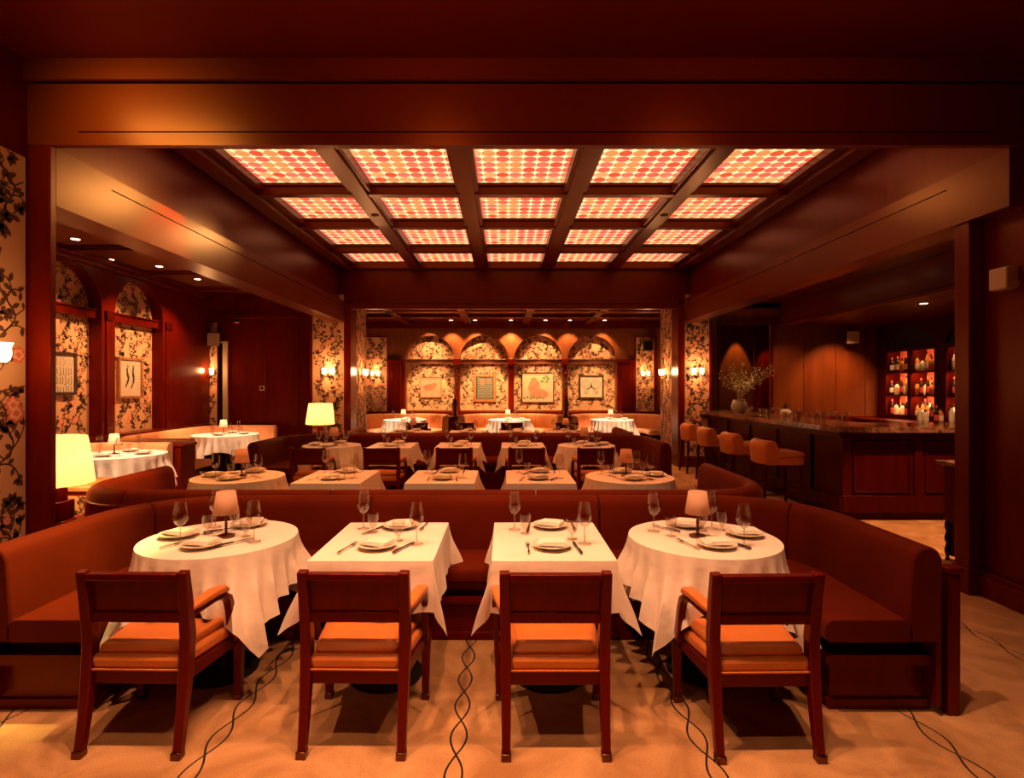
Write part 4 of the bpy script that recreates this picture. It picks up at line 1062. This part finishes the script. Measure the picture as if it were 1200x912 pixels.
for q, (c, hw) in enumerate(bn):
    e = empty('bottle_shelves', f'lit red shelving with bottles inside the {nn[q]} arched niche behind the bar', 'shelves', (XB, c, 0), group='back bar shelves')
    b = MB(); b.box(.02, .31, -hw, hw, .98, 1.02); b.box(.0, .03, -hw, hw, 1.0, 1.06); b.build('base_board', 'bar_wood', e)
    for z in (1.44, 1.88):
        b = MB(); b.box(.03, .31, -hw, hw, z-.02, z); b.build('shelf', 'bar_wood', e)
    b = MB(); b.box(0.0, .31, -.04, .04, 1.0, 2.32); b.build('divider', 'bar_wood', e)
    b = MB(); b.box(-.01, .04, -hw, -hw+.06, 1, 2.32); b.box(-.01, .04, hw-.06, hw, 1, 2.32); b.box(-.01, .06, -hw+.06, hw-.06, 2.27, 2.34); b.build('frame', 'bar_wood', e, bevel=.004)
    b = MB(); b.v, b.f, b.m = [], [], []
    pts = niche_pts(0, hw-.002, 2.335, 2.34)[1:]
    tri = tessellate_polygon([[Vector((p[0], p[1], 0)) for p in [(-hw, 2.33)]+pts]])
    P_ = [(-hw, 2.33)]+pts; b.add([(.05, p[0], p[1]) for p in P_]+[(.07, p[0], p[1]) for p in P_], [tuple(t) for t in tri]+[tuple(i+len(P_) for i in t) for t in tri]); b.build('arch_panel', 'black', e)
    if q == 2: continue
    for lv, z in enumerate((1.02, 1.44, 1.88)):
        for side in (1, -1):   # +1 farther compartment (left in photo)
            y0, y1 = (c+.05, c+hw-.09) if side > 0 else (c-hw+.09, c-.05)
            n_ = 5; shelf = ['bottom', 'middle', 'top'][lv]
            for k in range(2*n_-1):
                t_ = R.choice((0, 1, 2, 2, 3, 4, 5, 6, 6)); back = k >= n_; kk = k-n_+.5 if back else k
                bo = BT[t_].put((XB+(.215 if back else .095)+R.uniform(-.02, .02), y0+.02+(y1-y0-.04)*kk/(n_-1), z), 0, f'{kinds[t_]} bottle, {shelf} {"far" if side > 0 else "near"} compartment, {nn[q]} back bar niche', 'bottle', f'bottles, {shelf} {"far" if side > 0 else "near"} compartment, {nn[q]} niche'); bo.scale = (.85, .85, R.uniform(1.0, 1.22))
        for side in (1, -1):
            l = bpy.data.lights.new('strip', 'AREA'); l.shape = 'RECTANGLE'; l.size = .5; l.size_y = .04; l.energy = 7; l.color = (1, .5, .2)
            o = bpy.data.objects.new('shelf_light', l); COL.objects.link(o); o.location = (XB+.06, c+side*.33, (1.41, 1.85, 2.30)[lv]); o.rotation_euler = (0, -.35, PI/2); o.rotation_euler = (Vector((.5, 0, -1))).to_track_quat('-Z', 'Y').to_euler()
for k in range(6):
    t_ = (3, 1, 6, 5, 3, 1)[k]
    BT[t_].put((5.38+k*.105+R.uniform(-.01, .01), 7.22+(k % 2)*.05-.03, 1.125), 0, f'{kinds[t_]} bottle in the cluster on the bar return, {word[k]} from left', 'bottle', 'bottles standing on the bar return').scale = (.75, .75, .75)

# bar top glasses
def mk_rocks():
    b = MB(); b.lathe([(0, .004), (.03, .003), (.032, 0), (.036, .09), (.034, .09), (.030, .01), (0, .010)], n=16, cap=False)
    return Proto(b.build('rocks_glass', 'glass', smooth=50))
def mk_coupe():
    b = MB(); b.lathe([(.032, 0), (.031, .003), (.005, .008), (.004, .075), (.012, .085), (.04, .105), (.046, .13)], n=16, cap=False)
    return Proto(b.build('coupe_glass', 'glass', smooth=50))
RG, CG = mk_rocks(), mk_coupe()
def barpt(px, py):  # point on the 1.125 m high bar top
    Y = .475*650/(py-453); return ((px-591)/650*Y, Y, 1.125)
done = []
def okp(p):
    inside = 3.98 < p[0] < 4.66 and 6.7 < p[1] < 10.95
    return inside and all((p[0]-q[0])**2+(p[1]-q[1])**2 > .0075 for q in done)
k = 0
while k < 34:
    f = R.random(); Yv = 7.3+f*2.7; Xv = R.uniform(4.25, 4.62)
    p = (Xv, Yv, 1.125)
    if not okp(p) or 8.62 < Yv < 8.82 and abs(Xv-4.42) < .15: continue
    done.append(p); zone = 'far cluster beside the urn' if Yv > 9 else ('middle cluster around the jar' if Yv > 8.2 else 'near cluster')
    if k % 3: RG.put(p, 0, f'clear rocks glass on the marble bar top, {zone}', 'glass', 'rocks glasses on the bar, '+zone)
    else: CG.put(p, 0, f'clear stemmed coupe glass on the marble bar top, {zone}', 'glass', 'coupe glasses on the bar, '+zone)
    k += 1
e = empty('storage_jar', 'pale round jar with dark lid on the middle of the bar top', 'jar', (4.42, 8.72, 1.125))
b = MB(); b.lathe([(0, 0), (.06, 0), (.085, .04), (.085, .08), (.05, .12), (.045, .13)], n=20); b.build('body', 'b_clear', e, smooth=50)
b = MB(); b.lathe([(.05, .13), (.05, .15), (.02, .16), (.015, .2), (0, .205)], n=16); b.build('lid', 'black', e, smooth=50)

# vases with branches
def vase(name, loc, label, prof, mat, nb, spread, hgt, seed, leafn=16, lean=(0, 0), rise=1.0, leaf=.022):
    r = random.Random(seed); e = empty(name, label, 'vase', loc)
    b = MB(); b.lathe(prof, n=24); b.build('vase_body', mat, e, smooth=50)
    zt = prof[-1][1]
    for q in range(nb):
        a = 2*PI*q/nb+r.uniform(-.3, .3); L = hgt*r.uniform(.6, 1.1); sp = spread*r.uniform(.4, 1.1)
        pts = [(0.01*math.cos(a), .01*math.sin(a), zt-.06)]; x = y = 0
        for i in range(1, 8):
            t = i/7; jx, jy = r.uniform(-.02, .02), r.uniform(-.02, .02)
            pts.append((math.cos(a)*sp*t**1.2+jx+lean[0]*t, math.sin(a)*sp*t**1.2+jy+lean[1]*t, zt+L*t**rise*.95+r.uniform(-.01, .01)))
        b = MB(); b.tube(pts, [.006*(1-.1*i) for i in range(8)], 5, 0)
        for i in range(leafn):
            t = r.uniform(.25, 1); k_ = min(6, int(t*7)); p = Vector(pts[k_]).lerp(Vector(pts[k_+1 if k_ < 7 else 7]), t*7-k_)
            d = Vector((r.uniform(-1, 1), r.uniform(-1, 1), r.uniform(-.2, 1))).normalized(); tl = p+d*r.uniform(.03, .08)
            b.tube([p, tl], .0022, 4, 0)
            s = Vector((r.uniform(-1, 1), r.uniform(-1, 1), r.uniform(-1, 1))).normalized(); s = (s-d*s.dot(d)).normalized(); u = d.cross(s)
            lf = leaf*r.uniform(.7, 1.3); c = tl+d*lf*.4
            b.add([tl, c+s*lf*.45, tl+d*lf*1.2, c-s*lf*.45, c+u*lf*.18], [(0, 1, 4), (1, 2, 4), (2, 3, 4), (3, 0, 4), (0, 3, 2, 1)], 1)
        b.build('branch', ['twig', 'bud'], e)
vase('branch_urn', (4.30, 10.15, 1.125), 'round stone urn of spreading leafy branches on the bar end', [(0, 0), (.09, 0), (.13, .05), (.145, .12), (.12, .19), (.10, .22), (.115, .235)], 'urn', 17, .62, .62, 5, 26, (.12, 0), .9, .03)
for k, (x, s) in enumerate(((-1.28, 'left'), (1.60, 'right'))):
    b = MB(); b.box(x-.09, x+.09, 14.0, 15.4, 0, .80); b.box(x-.10, x+.10, 13.97, 15.42, .80, .84)
    tag(b.build('booth_console', 'wall_wood', bevel=.006), f'wood console between back booths, {s} of the centre booth', 'console')
    vase('branch_vase', (x, 14.4, .84), f'slim dark vase of tall flowering branches, {s} of the centre booth', [(0, 0), (.06, 0), (.075, .1), (.07, .3), (.06, .42), (.07, .45)], 'bronze', 11, .5, .95, 11+k, 26, (0, 0), .8, .03)

# bar stools (face +x towards the bar)
def make_stool():
    e = empty('bar_stool')
    b = MB(); b.box(-.22, .27, -.23, .23, .60, .70); b.build('seat_apron', 'seatfab', e, bevel=.02)
    b = MB(); b.box(-.12, .285, -.24, .24, .69, .765); b.build('seat', 'seatfab', e, bevel=.034)
    # low rolled back
    prof = [(-.26, .60), (-.12, .60), (-.085, .75), (-.10, .83), (-.13, .89), (-.18, .915), (-.235, .90), (-.27, .86), (-.28, .81), (-.27, .75)]
    vs = [(x, y, z) for y in (-.235, -.12, 0, .12, .235) for x, z in prof]
    for i, (x, y, z) in enumerate(vs):
        vs[i] = (x+.05*(abs(y)/.235)**2, y, z); 
    m = len(prof); b = MB(); b.add(vs, [(j*m+k, j*m+(k+1) % m, (j+1)*m+(k+1) % m, (j+1)*m+k) for j in range(4) for k in range(m)]+[tuple(range(m)), tuple(4*m+k for k in range(m))])
    b.build('backrest', 'seatfab', e, bevel=.02)
    for sx in (-1, 1):
        for sy in (-1, 1):
            b = MB(); x0 = .24 if sx > 0 else -.22
            b.bar([(x0+sx*.02, sy*.215, 0), (x0, sy*.20, .3), (x0-.01*sx, sy*.195, .61)], [.03, .036, .042], [.03, .036, .042]); b.build('leg', 'bar_wood', e, bevel=.004)
    b = MB()
    for sy in (-1, 1): b.bar([(-.225, sy*.203, .22), (.245, sy*.203, .22)], .02, .025, axis=(0, 0, 1))
    b.bar([(.245, -.2, .28), (.245, .2, .28)], .02, .025, axis=(0, 0, 1)); b.build('foot_rail', 'bar_wood', e)
    return Proto(e)
ST = make_stool()
for k, (x, y) in enumerate(((3.53, 7.25), (3.54, 8.32), (3.56, 9.38), (3.58, 10.35))):
    ST.put((x, y, 0), 0, f'rust upholstered low-backed bar stool, {["nearest", "second nearest", "third nearest", "farthest"][k]} along the bar', 'bar stool', 'stools along the bar')

# console with twisted legs by the right pilaster
e = empty('host_console', 'dark console with twisted legs and stone top beside the right pilaster', 'console', (4.12, 4.98, 0))
b = MB(); b.box(-.10, .55, -.20, .20, .88, .915); b.build('top', 'marble', e, bevel=.006)
b = MB(); b.box(-.045, .50, -.16, .16, .36, .88); b.build('body', 'bar_wood', e, bevel=.004)
b = MB(); b.box(-.01, .48, .10, .15, .04, .36); b.build('back_panel', 'bar_wood', e)
for (x, y) in ((-.03, -.14), (-.03, .14), (.48, -.14), (.48, .14)):
    vs = []; n_ = 12; m_ = 40
    for i in range(m_+1):
        z = .36*i/m_; ph = z*55
        for k in range(n_):
            a = 2*PI*k/n_; rr_ = .016+.007*math.cos(2*(a-ph*.5)); vs.append((x+rr_*math.cos(a), y+rr_*math.sin(a), z))
    b = MB(); b.add(vs, [(i*n_+k, i*n_+(k+1) % n_, (i+1)*n_+(k+1) % n_, (i+1)*n_+k) for i in range(m_) for k in range(n_)]+[tuple(range(n_)), tuple(m_*n_+k for k in range(n_))]); b.build('leg', 'black', e, smooth=60)

# ================================================================ LIGHTS
FR = (1, .47, .225); MD = (1, .26, .06)
for x, pw in ((-1.9, 195), (-.95, 240), (-.2, 255), (.65, 240), (1.4, 145)):
    spot((x, 2.05, 3.84), (x, 2.65, 0), pw, 76, .5, col=FR)
for x in (-1.2, .25): spot((x, 1.0, 3.84), (x, 1.3, 0), 110, 78, .6, col=FR)  # unseen fill spots for the foreground floor and cloth fronts
# unseen spots added to brighten the header; rib spots aimed at the beams
spot((-2.75, 2.9, 3.82), (-2.5, 3.95, 3.4), 200, 85, 1, col=(1, .58, .16), rad=.45)
spot((-.6, 2.2, 3.80), (-.6, 3.95, 3.4), 45, 120, 1, col=(1, .25, .05), rad=.2)
spot((1.6, 2.2, 3.80), (1.6, 3.95, 3.4), 35, 120, 1, col=(1, .2, .05), rad=.2)
spot((-1.745, 6.37, 3.88), (-3.15, 4.3, 3.05), 150, 60, 1, col=(1, .5, .13), rad=.3)
spot((-1.745, 8.35, 3.88), (-3.15, 5.83, 3.05), 90, 24, 1, col=(1, .5, .14), rad=.07)
spot((2.155, 6.37, 3.88), (3.55, 4.6, 3.15), 30, 70, 1, col=(1, .4, .10), rad=.3)
spot((-.9, 2.9, 3.84), (-2.6, 2.9, .50), 1500, 26, 1, col=(1, .8, .22))  # added spot without a fixture, brightens the front banquette's left arm
spot((-1.9, 4.6, 3.88), (-3.35, 4.7, .6), 1300, 20, 1, col=(1, .55, .15))  # another added spot, for the second banquette's left arm
# skylight rib spots over rows 2-4
for x in (-1.745, -.445, .855, 2.155):
    k = .5 if x > 2 else 1
    spot((x, 5.38, ZB-.03), (x, 5.2, 0), 185*k, 58, .5, col=MD)
    spot((x, 7.48, ZB-.03), (x-.1, 7.9, 0), 150*k, 58, .5, col=MD)
    spot((x, 9.66, ZB-.03), (x, 10.2, 0), 185*k, 55, .5, col=MD)
spot((-2.9, 5.38, 3.88), (-3.1, 4.6, 0), 260, 60, .5, col=MD)
# back wall washers and table spots
for x, p in ((-1.46, 320), (-.8, 320), (.18, 560), (1.13, 320), (1.8, 230), (2.75, 220), (-2.1, 320)): spot((x, 15.28, 3.33), (x, 15.75, 1.3), p*.55, 85, .6, col=(1, .52, .20))
for x in (-2.55, .13, 2.77): spot((x, 13.3, 3.33), (x, 14.2, .6), 1300, 38, .5, col=(1, .64, .38))
for (x, hw_), p in zip(A, (700, 850, 850, 560)): spot((x+.25, 13.6, 3.38), (x, 15.8, 1.25), p, 36, .5, col=(1, .56, .22))  # second washers without fixtures, added to brighten the lower panels
# alcove
spot((-4.3, 6.2, 3.38), (-4.8, 6.95, .6), 850, 44, .5, col=(1, .60, .34))
spot((-4.4, 9.0, 3.38), (-4.9, 9.85, .6), 850, 44, .5, col=(1, .60, .34))
for y in (7.14, 8.5, 9.6): spot((-5.0, y, 3.38), (XA, y+.25, 1.6), 230, 75, .7, col=(1, .47, .18))
# bar
for y in (7.3, 8.3, 9.3, 10.2): spot((4.75, y, 3.27), (4.5, y, .9), 170, 30, .5, col=(1, .45, .18))
for y in (7.3, 8.35, 9.4, 10.35): spot((3.75, y, 3.27), (3.45, y, .9), 60, 30, .5, col=(1, .42, .15))
spot((4.9, 5.3, 3.27), (4.8, 5.6, 0), 620, 56, .3, col=(1, .45, .18))
spot((6.2, 8.2, 2.8), (6.9, 9.2, 0), 90, 60, .5)
spot((6.6, 10.5, 2.8), (6.7, 11.3, 1.0), 150, 90, .8, col=(1, .38, .10))
spot((5.0, 9.9, 3.25), (5.9, 11.3, 1.3), 110, 50, .8, col=(1, .38, .10))
spot((5.3, 12.42, 3.05), (5.3, 12.72, 1.2), 90, 44, .4, col=(1, .42, .10))
spot((5.8, 12.0, 3.0), (5.9, 12.4, 1.3), 60, 40, .5, col=(1, .45, .12))
spot((2.9, 9.6, 3.8), (3.2, 10.4, 0), 120, 50, .5)
spot((5.3, 6.3, 3.27), (5.62, 7.2, 1.15), 200, 30, .5, col=(1, .5, .22))  # unseen spot added to light the bottle cluster on the return
